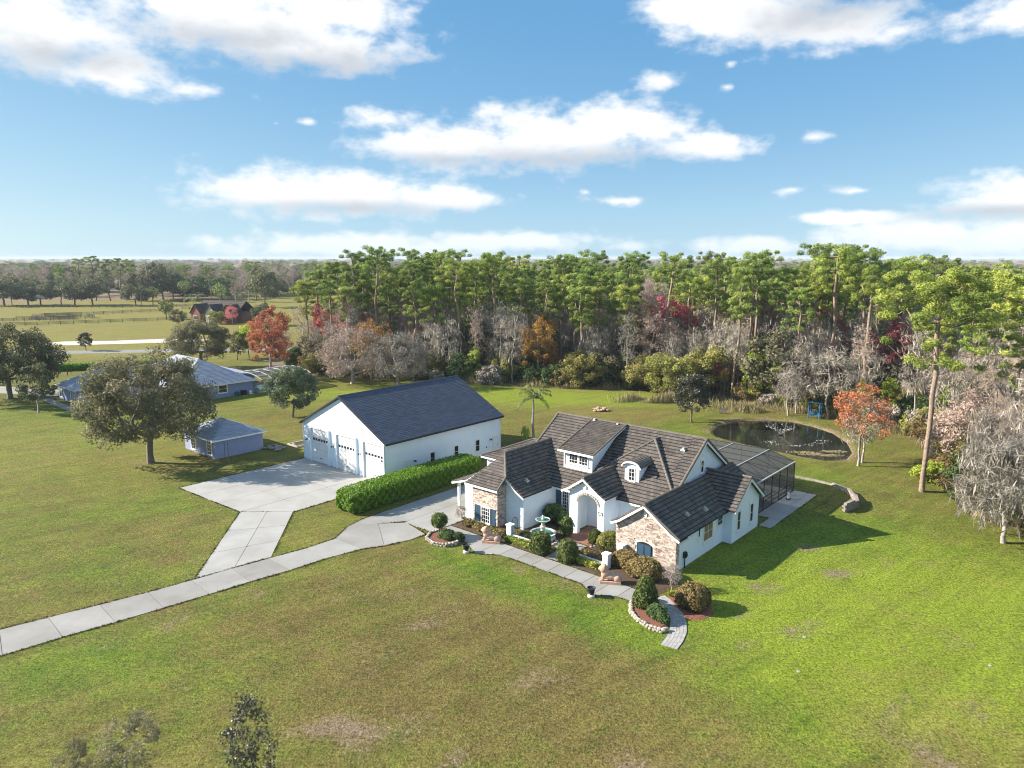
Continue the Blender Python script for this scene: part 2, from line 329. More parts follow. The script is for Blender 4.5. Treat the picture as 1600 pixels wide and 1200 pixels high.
def skeleton(trunk, targets, rtip, seed, power=.46, wob=.12, pull=.6, sides=5, rbase=None):
    "grows limbs from the trunk to every target; returns verts, faces"
    g = np.random.default_rng(seed); P = [np.array(t, float) for t in trunk]; par = [-1]+list(range(len(trunk)-1)); first = max(1, int(len(trunk)*.45))
    T = np.asarray(targets, float); ax = np.array(trunk[-1]); order = np.argsort(np.linalg.norm((T-ax)*[1, 1, .6], axis=1))
    for i in order:
        t = T[i]; A = np.array(P); d = np.linalg.norm(A-t, axis=1)+pull*np.maximum(0, A[:, 2]-t[2]+.25*np.linalg.norm((A-t)[:, :2], axis=1)); d[:first] += 50
        j = int(np.argmin(d)); a = P[j]; L_ = np.linalg.norm(t-a); prev = j; k = max(1, min(4, int(L_/1.3)))
        for q in range(1, k+1):
            x = q/k; p = a+(t-a)*x+g.normal(size=3)*wob*L_*(x*(1-x))*1.4; p[2] -= .10*L_*math.sin(math.pi*x)
            P.append(p); par.append(prev); prev = len(P)-1
    P = np.array(P); n = len(P); cnt = np.zeros(n); hasch = set(par)
    for i in range(n):
        if i not in hasch: cnt[i] += 1
    for i in range(n-1, 0, -1): cnt[par[i]] += cnt[i]
    for i in range(len(trunk)-1, 0, -1): cnt[par[i]] = max(cnt[par[i]], cnt[i])
    rad = rtip*np.maximum(cnt, 1)**power
    if rbase:                       # trunk taper
        for i in range(len(trunk)): rad[i] = max(rad[i], 0)*1.0
        sc = rbase/rad[0]; rad = rtip+(rad-rtip)*sc if sc > 1 else rad*sc
    rad[0] *= 1.35
    idx = np.arange(1, n); pp = np.array(par)[1:]; a = P[pp]; b = P[idx]
    ra = np.minimum(rad[pp], rad[idx]*1.5); rb = rad[idx]; isT = idx < len(trunk); ra = np.where(isT, rad[pp], ra)
    d = b-a; d /= np.maximum(np.linalg.norm(d, axis=1, keepdims=True), 1e-6); h = np.where(np.abs(d[:, 2:3]) > .9, [[1., 0, 0]], [[0, 0, 1.]])
    u = np.cross(d, h); u /= np.linalg.norm(u, axis=1, keepdims=True); w = np.cross(d, u); vs_ = []
    for (c, r) in ((a, ra), (b+d*rb[:, None]*.3, rb)):
        for k in range(sides):
            t = 2*math.pi*k/sides; vs_.append(c+u*(r*math.cos(t))[:, None]+w*(r*math.sin(t))[:, None])
    V = np.stack(vs_, 1).reshape(-1, 3); o = np.arange(len(idx))*2*sides; F_ = []
    for k in range(sides):
        k2 = (k+1) % sides; F_.append(np.stack([o+k, o+k2, o+k2+sides, o+k+sides], 1))
    return V, np.concatenate(F_)
def cat(parts):
    V = []; F_ = []; A = []; o = 0
    for v, f, a in parts: V.append(v); F_.append(f+o); A.append(a); o += len(v)
    return np.concatenate(V), np.concatenate(F_), np.concatenate(A)
PROTO = {}
def make_tree(key, name, cat_, trunk, targets, clumps, per, lsize, aspect, leafm, barkm, seed, rtip=.03, flat=.8, jit=.7, rbase=None, extra=None, power=.46, sides=5, inner=.45, pull=.6):
    "stores the meshes of one kind of plant: (trunk mesh, crown mesh)"
    tv, tf = skeleton(trunk, targets, rtip, seed, power=power, rbase=rbase, sides=sides, pull=pull)
    tm = mesh_np(name+' trunk', tv, tf, np.full(len(tv), .5), True); tm.materials.append(MAT[barkm])
    p, n, ti = clump_pts(clumps, per, seed+1, flat, jit, inner); parts = [cards(p, n, lsize, aspect, seed+2, tint=ti)]
    if extra: parts += extra
    cm = mesh_np(name+' crown', *cat(parts)); cm.materials.append(LM[leafm]); PROTO[key] = (name, cat_, tm, cm)
def plant(key, x, y, label, rz=None, sc=1., group=None, z=0, scz=None, name=None, leafm=None):
    nm, ct, tm, cm = PROTO[key]
    rz = rng.random()*6.28 if rz is None else rz
    o = thing(name or nm, label, ct, (x, y, z), rz, group); o.scale = (sc, sc, sc if scz is None else scz)
    if tm is not None: link('trunk', tm, None, o)
    c = link('crown', cm, None, o)
    if leafm: c.material_slots[0].link = 'OBJECT'; c.material_slots[0].material = LM[leafm]
    return o
def wob_trunk(h, n, wob, seed, lean=(0, 0)):
    g = np.random.default_rng(seed); p = [(0, 0, -.3)]; off = np.zeros(2)
    for i in range(1, n+1):
        off = off+g.normal(size=2)*wob; t = i/n; p.append((off[0]+lean[0]*t, off[1]+lean[1]*t, h*t))
    return p
def ell_clumps(g, n, rx, ry, rz, cz, r0, r1, shell=.55, cut=-.9, squash=1.):
    out = []
    while len(out) < n:
        d = g.normal(size=3); d /= np.linalg.norm(d)
        if d[2] < cut: continue
        k = shell+(1-shell)*g.random()**.5; k *= .88+.24*g.random()
        out.append((d[0]*rx*k, d[1]*ry*k, cz+d[2]*rz*k*squash, r0+(r1-r0)*g.random()))
    return np.array(out)
def pine(key, h, seed, crown=.42, spread=4.4, n=36, leafm='pine', lsize=.19, per=190, bias=.62, wob=.22):
    g = np.random.default_rng(seed); tr = wob_trunk(h*.95, 12, wob, seed); cl = []
    for i in range(n):
        t = g.random()**bias; z = h*(1-crown+crown*t); prof = spread*(.35+.65*math.sin(math.pi*min(1, .18+.78*(1-t)))) if t > .25 else spread*(.45+.5*g.random())
        a = g.random()*6.28+i*2.4; r = prof*(.35+.65*g.random()); k = min(12, int(z/h*12)); b = tr[k]
        cl.append((b[0]+r*math.cos(a), b[1]+r*math.sin(a), z+.15*r, .55+.6*g.random()))
    cl.append((tr[-1][0], tr[-1][1], h*.985, 1.0)); cl = np.array(cl)
    make_tree(key, 'pine_tree', 'tree', tr, cl[:, :3]-[0, 0, .3], cl, per, lsize, .30, leafm, 'pinebark', seed, rtip=.035, flat=.62, jit=.55, rbase=.30, inner=.3)
def oak(key, h, rx, seed, leafm, n=110, per=150, lsize=.2, trunk=.22, cz=.58, rz=.44, name='oak_tree', barkm='bark', r0=.8, r1=1.6, rbase=.42, aspect=.55, shell=.55, extra=None, jit=.8, squash=1., cut=-.75):
    g = np.random.default_rng(seed); cl = ell_clumps(g, n, rx, rx, h*rz, h*cz, r0, r1, shell, cut, squash)
    cl[:, 2] = np.maximum(cl[:, 2], h*trunk*.8+r0*.5)
    make_tree(key, name, 'tree', wob_trunk(h*(trunk+.18), 5, .1, seed), cl[:, :3], cl, per, lsize, aspect, leafm, barkm, seed, rtip=.025, flat=.8, jit=jit, rbase=rbase, extra=extra)
def bare(key, h, rx, seed, leafm='twig', n=90, per=26, barkm='palebark', moss=0, name='bare_tree', llen=.45, rbase=.2, cz=.62, rz=.38, trunk=.3):
    g = np.random.default_rng(seed); cl = ell_clumps(g, n, rx, rx, h*rz, h*cz, .7, 1.3, .4, -.8); ex = []
    if moss:
        p = np.repeat(cl[:, :3], moss, 0)+g.normal(size=(n*moss, 3))*[.5, .5, .2]; ln = .25+g.random(n*moss)*.55; p[:, 2] -= ln*.8
        nn = g.normal(size=p.shape)*[1, 1, .1]; v, f, a = cards(p, nn, ln, .10, seed+9, along=np.tile([0, 0, -1.0], (len(p), 1))+g.normal(size=p.shape)*.25, tint=np.repeat(g.random(n), moss)); ex = [(v, f, a)]
    make_tree(key, name, 'tree', wob_trunk(h*(trunk+.25), 6, .16, seed), cl[:, :3], cl, per, llen, .07, leafm, barkm, seed, rtip=.022, flat=.9, jit=1.5, rbase=rbase, extra=ex, sides=4, inner=0.)
def shrub(key, rx, h, seed, leafm, n=40, per=110, lsize=.14, name='shrub', cat_='shrub', r0=.35, r1=.7, aspect=.55, jit=.9):
    g = np.random.default_rng(seed); cl = ell_clumps(g, n, rx, rx, h*.5, h*.5, r0, r1, .5, -1.1); cl[:, 2] = np.maximum(cl[:, 2], r0*.5)
    make_tree(key, name, cat_, [(0, 0, -.1), (.03, 0, h*.1), (0, .04, h*.22)], cl[:, :3], cl, per, lsize, aspect, leafm, 'bark', seed, rtip=.012, flat=.85, jit=jit, rbase=.06, sides=4)

# ------------------------------------------------------------------ ground and pond
HA = R(-41); HO = Vector((13.918, 57.681, 0)); UX = Vector((math.cos(HA), math.sin(HA), 0)); VX = Vector((-math.sin(HA), math.cos(HA), 0))
def W(s, t, z=0): return HO+UX*s+VX*t+Vector((0, 0, z))          # plot axes (along the house front, towards its back) to world
POND = np.array([(30.6, 109), (33.4, 113.8), (37.5, 116.9), (42.7, 117.6), (46.6, 116.3), (48.6, 112.9), (49.9, 108.3), (49.4, 102.1), (47.6, 96.6), (44.6, 92.4), (41.4, 92.3), (39.2, 94.2), (37.2, 96.4), (34.9, 99.2), (32.1, 102.6), (30.4, 105.7)])
def poly_sd(x, y, poly):
    "signed distance, positive inside"
    d = np.full(x.shape, 1e9); ins = np.zeros(x.shape, bool); n = len(poly)
    for i in range(n):
        ax_, ay = poly[i]; bx, by = poly[(i+1) % n]; ex, ey = bx-ax_, by-ay
        t = np.clip(((x-ax_)*ex+(y-ay)*ey)/(ex*ex+ey*ey), 0, 1); d = np.minimum(d, np.hypot(x-ax_-t*ex, y-ay-t*ey))
        c = ((ay > y) != (by > y)) & (x < (bx-ax_)*(y-ay)/(by-ay+1e-12)+ax_); ins ^= c
    return np.where(ins, d, -d)
def seg_d(x, y, pts):
    d = np.full(np.shape(x), 1e9)
    for (a, b) in zip(pts[:-1], pts[1:]):
        ex, ey = b[0]-a[0], b[1]-a[1]; t = np.clip(((x-a[0])*ex+(y-a[1])*ey)/(ex*ex+ey*ey), 0, 1)
        d = np.minimum(d, np.hypot(x-a[0]-t*ex, y-a[1]-t*ey))
    return d
EDGE = [(-62, 176), (-45, 163), (-30, 158), (-12, 153), (8, 147), (24, 144), (36, 136), (44, 129), (52, 121), (58, 114), (60, 103), (58, 94), (53, 86), (50, 78), (49, 70), (52, 62), (58, 54), (70, 44), (95, 30)]
WOOD = np.array(EDGE+[(600, 30), (600, 320), (120, 420), (-40, 330), (-70, 240)])
def turf(X, Y):
    sdp = poly_sd(X, Y, POND)
    def gb(x, y, rx, ry=None, ang=0):
        ry = ry or rx; c, s = math.cos(R(ang)), math.sin(R(ang)); u = (X-x)*c+(Y-y)*s; v = -(X-x)*s+(Y-y)*c
        return np.exp(-(u/rx)**2-(v/ry)**2)
    # r: how green the turf is, g: how yellow, b: bare earth or leaf litter
    g_ = np.full(X.shape, .34)-.14*np.exp(-((X+4)/20)**2-((Y-42)/13)**2); y_ = np.full(X.shape, .40); b_ = np.zeros(X.shape)
    g_ += .95*gb(27, 52, 14, 12)+.5*gb(36, 58, 14, 14)+.55*gb(27, 62, 10, 7)                    # right lawn
    y_ += .5*gb(27, 52, 16, 13)+.45*gb(40, 48, 14, 14)+.35*gb(25, 44, 10, 8)+.2*gb(30, 38, 12, 8)
    g_ += .75*gb(-3, 57.5, 5, 2.0, -41)+.75*gb(4, 51.5, 6, 2.6, -48)+.5*gb(9, 47.5, 4, 3)        # watered strip along the front walk
    g_ += .4*gb(14, 45, 5, 6)+.35*gb(17, 39, 4, 7)
    g_ -= .32*gb(0, 46, 9, 7)+.30*gb(7, 39, 7, 7)+.2*gb(-14, 52, 8, 4, 35)+.16*gb(-8, 40, 8, 6)+.2*gb(24, 42, 6, 4)
    y_ -= .2*gb(0, 45, 12, 9)
    g_ += .5*gb(-28, 46, 8, 3, 40)+.35*gb(-25, 42, 6, 4)+.3*gb(-30, 57, 6, 3, 40)+.2*gb(-16, 42, 5, 5)
    g_ += .30*gb(-45, 70, 16, 10)+.2*gb(-60, 110, 20, 14)+.3*gb(-85, 120, 18, 12); y_ += .3*gb(-60, 100, 26, 20)+.2*gb(-20, 66, 8, 4, 40)
    g_ -= .25*gb(-35, 66, 9, 6)+.2*gb(-42, 100, 12, 8)+.2*gb(-40, 112, 12, 8)
    g_ += .55*gb(-20, 140, 34, 9)+.6*gb(12, 134, 22, 6)+.35*gb(28, 108, 6, 8)+.4*gb(36, 86, 8, 5); y_ += .6*gb(-15, 140, 40, 10)+.5*gb(12, 134, 25, 7)
    g_ -= .30*gb(14, 120, 12, 6)+.2*gb(6, 112, 10, 5); y_ += .25*gb(14, 120, 12, 6)
    pasture = np.clip((Y-175)/25, 0, 1)*np.clip((-X-60)/25, 0, 1); y_ += .65*pasture; g_ -= .16*pasture
    b_ += .55*gb(-120, 232, 14, 5, 12)+.5*gb(-132, 226, 12, 4)
    b_ += (.30+.25*np.sin(X*1.3)*np.sin(Y*1.1+1))*np.exp(-(np.clip(-sdp, 0, 99)/1.1)**2)*(sdp < .2)+(sdp >= .2)*.6                    # pond bank
    wd = poly_sd(X, Y, WOOD); b_ += np.clip((wd+1)/4, 0, 1)*.95
    for (x, y, r) in ((14.5, 54, 0), (20.5, 54.8, 1.3), (16.1, 46.2, .8), (28, 57.5, 1.6), (12.2, 46.6, 1.0), (27, 63, 1.2), (7.5, 33.5, 2.0), (-6, 49, 1.4), (2, 42, 1.6), (-9, 37, 1.6), (-3, 34.5, 1.2)):
        if r: b_ += .42*gb(x, y, r*1.3, r*.8)
    b_ += .3*gb(-48, 91, 3.2)
    q = np.random.default_rng(91)
    for _ in range(46):
        x, y, r = q.uniform(-34, 34), q.uniform(30, 60), q.uniform(.4, 1.5); b_ += q.uniform(.12, .34)*gb(x, y, r*1.8, r*.7, q.uniform(0, 180))
    for _ in range(40): x, y, r = q.uniform(-40, 40), q.uniform(28, 75), q.uniform(.8, 2.6); g_ += q.uniform(-.3, .4)*gb(x, y, r*1.8, r, q.uniform(0, 180))
    return np.clip(g_, 0, 1), np.clip(y_, 0, 1), np.clip(b_, 0, 1)
def build_ground():
    xs = np.unique(np.concatenate([np.linspace(-9000, -400, 14), np.linspace(-400, -110, 80), np.arange(-110, 75, 1.), np.arange(29, 51, .5), np.linspace(75, 400, 50), np.linspace(400, 9000, 14)]))
    ys = np.unique(np.concatenate([np.linspace(-300, 20, 10), np.arange(20, 150, 1.), np.arange(91, 119, .5), np.linspace(150, 480, 110), np.linspace(480, 12000, 24)]))
    X, Y = np.meshgrid(xs, ys); sdp = poly_sd(X, Y, POND)
    Z = -np.clip(sdp/2.2, 0, 1)**.8*1.1+np.where(sdp < 0, .0, 0)
    far = np.clip((np.hypot(X, Y)-30)/60, 0, 1)
    Z = Z-.0
    g_, y_, b_ = turf(X, Y)
    nearfar = np.hypot(X, Y) > 520; b_ = np.where(nearfar, .9, b_)
    me = mesh_np('ground', np.stack([X.ravel(), Y.ravel(), Z.ravel()], 1), (lambda n, m: np.stack([(np.arange(m-1)[:, None]*n+np.arange(n-1)[None]).ravel()+k for k in (0, 1, n+1, n)], 1))(len(xs), len(ys)), smooth=True)
    at = me.attributes.new('turf', 'FLOAT_COLOR', 'POINT')
    at.data.foreach_set('color', np.stack([np.clip(g_, 0, 1), np.clip(y_, 0, 1), np.clip(b_, 0, 1), np.ones_like(g_)], -1).astype(np.float32).ravel())
    m, nt, N, L, P = nodes('lawn'); P.inputs['Roughness'].default_value = .9; P.inputs['Specular IOR Level'].default_value = .12
    a = N('ShaderNodeAttribute'); a.attribute_name = 'turf'; sp = N('ShaderNodeSeparateColor'); L(a.outputs['Color'], sp.inputs[0])
    tc = N('ShaderNodeTexCoord')
    def noise(s, d=5, r=.6, dist=0):
        n = N('ShaderNodeTexNoise'); n.inputs['Scale'].default_value = s; n.inputs['Detail'].default_value = d; n.inputs['Roughness'].default_value = r; n.inputs['Distortion'].default_value = dist; L(tc.outputs['Object'], n.inputs['Vector']); return n.outputs[0]
    def ma(x, k, o):
        n = N('ShaderNodeMath'); n.operation = 'MULTIPLY_ADD'; L(x, n.inputs[0]); n.inputs[1].default_value = k; n.inputs[2].default_value = o; return n.outputs[0]
    def ad(x, y, cl=False):
        n = N('ShaderNodeMath'); n.operation = 'ADD'; n.use_clamp = cl; L(x, n.inputs[0]); L(y, n.inputs[1]); return n.outputs[0]
    def mixc(f, x, y, bt='MIX'):
        n = N('ShaderNodeMix'); n.data_type = 'RGBA'; n.blend_type = bt
        if isinstance(f, float): n.inputs[0].default_value = f
        else: L(f, n.inputs[0])
        for i, c in ((6, x), (7, y)):
            if isinstance(c, tuple): n.inputs[i].default_value = (*c, 1)
            else: L(c, n.inputs[i])
        return n.outputs[2]
    big, mid, mid2, fine = noise(.11, 4), noise(.55, 5, .65, .4), noise(2.6, 4, .7), noise(8.5, 3, .7)
    gf = ad(ad(sp.outputs[0], ma(big, 1.3, -.65)), ad(ma(mid, 1.5, -.75), ma(mid2, .9, -.45)), True)
    yf = ad(ad(sp.outputs[1], ma(noise(.30, 5, .65), 1.5, -.75)), ma(mid2, .8, -.4), True)
    brown = mixc(yf, (.112, .090, .029), (.208, .170, .052)); grn = mixc(yf, (.056, .110, .012), (.185, .236, .023))
    c = mixc(gf, brown, grn)
    bf = ad(sp.outputs[2], ma(ad(noise(.42, 6, .7), mid2), 1.15, -1.12)); n = N('ShaderNodeMapRange'); n.interpolation_type = 'SMOOTHSTEP'; L(bf, n.inputs[0]); n.inputs[1].default_value = .12; n.inputs[2].default_value = .62
    wd_ = N('ShaderNodeMapRange'); wd_.interpolation_type = 'SMOOTHSTEP'; L(noise(1.25, 5, .7, .6), wd_.inputs[0]); wd_.inputs[1].default_value = .585; wd_.inputs[2].default_value = .66; wd_.inputs[4].default_value = .75
    c = mixc(wd_.outputs[0], c, mixc(yf, (.038, .075, .010), (.095, .145, .016)))
    mr = N('ShaderNodeMapping'); mr.inputs['Rotation'].default_value = (0, 0, R(-39)); L(tc.outputs['Object'], mr.inputs['Vector']); mp = N('ShaderNodeMapping'); mp.inputs['Scale'].default_value = (.07, .9, 1); L(mr.outputs[0], mp.inputs['Vector']); st = N('ShaderNodeTexNoise'); st.inputs['Scale'].default_value = 1.0; st.inputs['Detail'].default_value = 2; st.inputs['Distortion'].default_value = .5; L(mp.outputs[0], st.inputs['Vector'])
    sr = N('ShaderNodeMapRange'); L(st.outputs[0], sr.inputs[0]); sr.inputs[1].default_value = .35; sr.inputs[2].default_value = .65; sr.inputs[3].default_value = .90; sr.inputs[4].default_value = 1.10; cs = N('ShaderNodeCombineColor')
    for i in range(3): L(sr.outputs[0], cs.inputs[i])
    c = mixc(1.0, c, cs.outputs[0], 'MULTIPLY')
    earth = mixc(mid2, (.115, .075, .045), (.30, .23, .155)); c = mixc(n.outputs[0], c, earth)
    tuft = N('ShaderNodeMapRange'); L(ad(ma(noise(6.0, 2, .6), .65, 0), ma(noise(2.4, 3, .7), .35, 0)), tuft.inputs[0]); tuft.inputs[1].default_value = .34; tuft.inputs[2].default_value = .66; tuft.inputs[3].default_value = .42; tuft.inputs[4].default_value = 1.55
    cmb = N('ShaderNodeCombineColor')
    for i in range(3): L(tuft.outputs[0], cmb.inputs[i])
    L(mixc(1.0, c, cmb.outputs[0], 'MULTIPLY'), P.inputs['Base Color'])
    bp = N('ShaderNodeBump'); bp.inputs['Strength'].default_value = .9; bp.inputs['Distance'].default_value = .10
    L(ad(fine, noise(3.6, 3, .75)), bp.inputs['Height']); L(bp.outputs[0], P.inputs['Normal'])
    MAT['lawn'] = m; link('ground', me, m, None, 'structure')
    # water
    m, nt, N, L, P = nodes('pond water'); P.inputs['Base Color'].default_value = (.018, .022, .016, 1); P.inputs['Roughness'].default_value = .05; P.inputs['Specular IOR Level'].default_value = .6
    tc = N('ShaderNodeTexCoord'); n = N('ShaderNodeTexNoise'); n.inputs['Scale'].default_value = 1.6; n.inputs['Detail'].default_value = 4; L(tc.outputs['Object'], n.inputs['Vector'])
    bp = N('ShaderNodeBump'); bp.inputs['Strength'].default_value = .16; bp.inputs['Distance'].default_value = .05; L(n.outputs[0], bp.inputs['Height']); L(bp.outputs[0], P.inputs['Normal'])
    b = B(); b.prism([(x, y, -.5) for x, y in POND*1.0], (0, 0, .22)); b.build('pond_water', m, None, 'structure')
build_ground()

# ------------------------------------------------------------------ paving
def inset(q, d):
    c = sum((Vector(p) for p in q), Vector())/len(q); out = []
    n = len(q)
    for i in range(n):
        p = Vector(q[i]); e1 = (Vector(q[i-1])-p); e2 = (Vector(q[(i+1) % n])-p); e1.normalize(); e2.normalize()
        s = max(.3, abs(e1.cross(e2).z)); out.append(p+(e1+e2)*(d/s))
    return out
FRINGE = []
def paved(name, quads, mat, top=.035, gap=.022):
    FRINGE.extend(quads)
    base = B()
    for q in quads: base.prism([(p[0], p[1], -.15) for p in q], (0, 0, .162))
    o = base.build(name, MAT['joint'], None, 'structure')
    for q in quads:
        p = inset([(k[0], k[1], 0) for k in q], gap)
        b = B(); b.prism([(k.x, k.y, -.05) for k in p], (0, 0, .05+top+.004*rng.random())); b.build('slab', MAT[mat], o)
    return o
up = [(-44.6, 42.4), (-42.1, 44.3), (-39.5, 46.2), (-37.0, 48.1), (-34.6, 49.9), (-31.9, 51.9), (-29.2, 54.0), (-26.7, 56.2), (-24.2, 58.5), (-21.7, 60.6), (-19.0, 62.9), (-16.9, 65.2)]
lo = [(-41.9, 38.9), (-39.4, 40.8), (-36.9, 42.7), (-34.4, 44.7), (-31.8, 47.1), (-29.2, 49.2), (-26.7, 51.4), (-24.1, 53.7), (-21.7, 55.9), (-19.0, 58.2), (-16.7, 60.5), (-13.9, 62.7)]
paved('driveway', [(lo[i], lo[i+1], up[i+1], up[i]) for i in range(len(up)-1)], 'concrete')
xy = lambda s, t: tuple(W(s, t))[:2]
court = [[(-13.9, 62.7), (-11.9, 63.5), (-13.5, 69.1), (-15.4, 70.3), (-16.4, 68.2), (-16.9, 65.2)],
         [(-11.9, 63.5), (-9.7, 64.9), (-8.4, 66.3), xy(-26.3, -7.3), (-13.5, 69.1)]]
court += [[xy(a, c), xy(b_, c), xy(b_, d), xy(a, d)] for (a, b_) in ((-30.5, -26.5),) for (c, d) in ((-6.6, -2.8), (-2.8, 1.2), (1.2, 5.2), (5.2, 9.2))]
court += [[(-15.4, 70.3), (-13.5, 69.1), xy(-26.5, -7.1), xy(-26.5, -6.6), xy(-30.5, -6.6)]]
court += [[xy(-26.5, -7.4), xy(-22.4, -7.4), xy(-22.4, -2.8), xy(-26.5, -2.8)], [xy(-26.5, -2.8), xy(-23, -2.8), xy(-23, 1.2), xy(-26.5, 1.2)], [xy(-26.5, 1.2), xy(-22.6, 1.2), xy(-22.6, 5.2), xy(-26.5, 5.2)]]
paved('parking_court', court, 'concrete')
# garage apron and the leg that joins it to the driveway
ap = []
ss = [-54.8, -50.5, -46.2, -41.9, -37.7]; 
tl = lambda s: -17.3+(s+54.6)*.04
for i in range(4):
    a, c = ss[i], ss[i+1]
    ts = [None, -11.6, -5.9, -.35]
    for k in range(3):
        t0, t1 = ts[k], ts[k+1]
        p0 = (a, tl(a) if t0 is None else t0); p1 = (c, (tl(c) if t0 is None else t0))
        if i == 3 and t0 is None: p0 = (a, -16.7); p1 = (c, -13.0)
        ap.append([xy(*p0), xy(*p1), xy(c, t1), xy(a, t1)])
lerp = lambda a, b_, t: (a[0]+(b_[0]-a[0])*t, a[1]+(b_[1]-a[1])*t)
LB, RB, LT, RT = (-26.5, 56.5), (-21.6, 60.9), xy(-41.9, -16.75), xy(-37.75, -13.05)
MB_, MT = lerp(LB, RB, .5), lerp(LT, RT, .5)
for k in range(3):
    a, c = k/3, (k+1)/3
    ap.append([lerp(LB, LT, a), lerp(MB_, MT, a), lerp(MB_, MT, c), lerp(LB, LT, c)]); ap.append([lerp(MB_, MT, a), lerp(RB, RT, a), lerp(RB, RT, c), lerp(MB_, MT, c)])
paved('garage_apron', ap, 'concnew', top=.03)
# front walk
wk = []
sx = [-22.3, -19.4, -17.4, -15.6, -13.8, -12.0, -10.2, -8.4, -6.6, -4.8, -3.0, -1.3, .4]
for a, c in zip(sx[:-1], sx[1:]):
    o0 = -7.0; o1 = -7.0
    if c <= -17.3: o0, o1 = -5.7 if a < -20 else -7.0, -7.0
    if a == -17.4: o0, o1 = -7.4, -8.3
    if a == -15.6: o0, o1 = -8.3, -7.1
    if a == -4.8: o0, o1 = -7.0, -8.0
    if a == -3.0: o0, o1 = -8.0, -7.0
    wk.append([xy(a, o0), xy(c, o1), xy(c, -4.9), xy(a, -4.95)])
paved('front_walk', wk, 'concrete', top=.045)
paved('entry_path', [[xy(-10.4, -4.85), xy(-9.0, -4.85), xy(-9.0, -2.6), xy(-10.4, -2.6)], [xy(-11.3, -2.55), xy(-8.9, -2.55), xy(-8.9, -.3), xy(-11.3, -.3)]], 'concrete', top=.05)
paved('pool_deck_walk', [[xy(-.4 if a > 15.3 else .95, a), xy(2.2, a), xy(2.2, a+2.7), xy(-.4 if a > 15.3 else .95, a+2.7)] for a in (15.3, 18.0, 20.7, 23.4, 26.1)], 'concnew', top=.05)
# red brick landing in front of the arch
b = B(); base = B().prism([(*xy(-11.7, -.25), -.1), (*xy(-8.7, -.25), -.1), (*xy(-8.7, 4.3), -.1), (*xy(-11.7, 4.3), -.1)], (0, 0, .16)).build('brick_landing', MAT['joint'], None, 'structure')
for i in range(14):
    for k in range(22):
        s0 = -11.68+i*.213; t0 = -.22+k*.206
        q = [W(s0, t0), W(s0+.2, t0), W(s0+.2, t0+.19), W(s0, t0+.19)]; b.prism([(p.x, p.y, .05) for p in q], (0, 0, .035+.005*rng.random()), rng.random())
b.build('paving_brick', MAT['redpave'], base, 'stuff')
# curved paver path
cl_ = [(1.2, -4.9), (2.4, -5.5), (3.5, -6.4), (4.3, -7.5), (4.95, -8.7), (5.3, -9.9), (5.5, -11.2)]
b = B(); bb = B()
def along(cl, d):
    for (p, q) in zip(cl[:-1], cl[1:]):
        l = math.dist(p, q)
        if d <= l: return (Vector(p)+(Vector(q)-Vector(p))*(d/l), (Vector(q)-Vector(p)).normalized())
        d -= l
    return Vector(cl[-1]), (Vector(cl[-1])-Vector(cl[-2])).normalized()
tot = sum(math.dist(p, q) for p, q in zip(cl_[:-1], cl_[1:])); nrow = int(tot/.225)
prev = None
for i in range(nrow):
    p0, d0 = along(cl_, i*.225); p1, d1 = along(cl_, (i+1)*.225); n0 = Vector((-d0.y, d0.x)); n1 = Vector((-d1.y, d1.x))
    bb.prism([(*xy(*(p+n*k)), -.05) for p, n, k in ((p0, n0, -.62), (p0, n0, .62), (p1, n1, .62), (p1, n1, -.62))], (0, 0, .075))
    for k in range(5):
        k0 = -.6+k*.24; q = [p0+n0*(k0+.01), p0+n0*(k0+.23), p1+n1*(k0+.23)-d1*.02, p1+n1*(k0+.01)-d1*.02]
        b.prism([(*xy(*x), .0) for x in q], (0, 0, .045+.01*rng.random()), rng.random())
o = bb.build('paver_path', MAT['joint'], None, 'structure'); b.build('paver', MAT['pave'], o, 'stuff')
# road behind the neighbour and its walk
def strip(name, pts, w, mat, z=.02):
    b = B()
    for p, q in zip(pts[:-1], pts[1:]):
        d = (Vector(q)-Vector(p)).normalized(); n = Vector((-d.y, d.x))*(w/2); b.prism([(*(Vector(p)-n), -.1), (*(Vector(q)-n), -.1), (*(Vector(q)+n), -.1), (*(Vector(p)+n), -.1)], (0, 0, .1+z))
    return b.build(name, MAT[mat], None, 'structure')
B().prism([(*p, -.02) for p in ((-150, 222), (-136, 219), (-116, 224), (-100, 230), (-98, 236), (-112, 238), (-128, 231), (-143, 229))], (0, 0, .032)).build('sandy_patch', MAT['sand'], None, 'structure')
strip('road', [(-260, 192), (-170, 199), (-120, 203), (-70, 210), (-60, 212)], 7, 'asphalt')
strip('neighbour_walk', [(-88.5, 134.5), (-86, 131.6), (-72, 119.6)], 1.5, 'concrete', .03)
strip('neighbour_drive', [(-112, 146), (-88, 139.5)], 6, 'concrete', .024)

# planting beds: mulch mounds with a stone kerb
def bed(name, poly, mat, h=.07):
    c = np.mean(poly, 0); b = B(); n = len(poly); o = [Vector((*W(*p)[:2], .004)) for p in poly]; i_ = [Vector((*W(*(np.array(p)*.8+c*.2))[:2], h)) for p in poly]
    b.add(o+i_, [(k, (k+1) % n, (k+1) % n+n, k+n) for k in range(n)]+[tuple(range(n, 2*n))]); return b.build(name, MAT[mat], None, 'structure')
isl_r = [(.1, -7.2), (.9, -8.6), (1.9, -9.3), (3.1, -9.7), (4.2, -9.6), (4.3, -8.9), (3.6, -7.7), (2.6, -6.6), (1.4, -5.7), (.5, -5.8)]
isl_l = [(-21.4, -9.0), (-22.1, -7.8), (-21.9, -6.7), (-21.0, -6.0), (-19.9, -6.1), (-18.7, -7.2), (-18.5, -8.2), (-18.9, -9.0), (-20.0, -9.4)]
bed('mulch_bed', isl_r, 'redmulch', .22); bed('mulch_bed', isl_l, 'redmulch', .22)
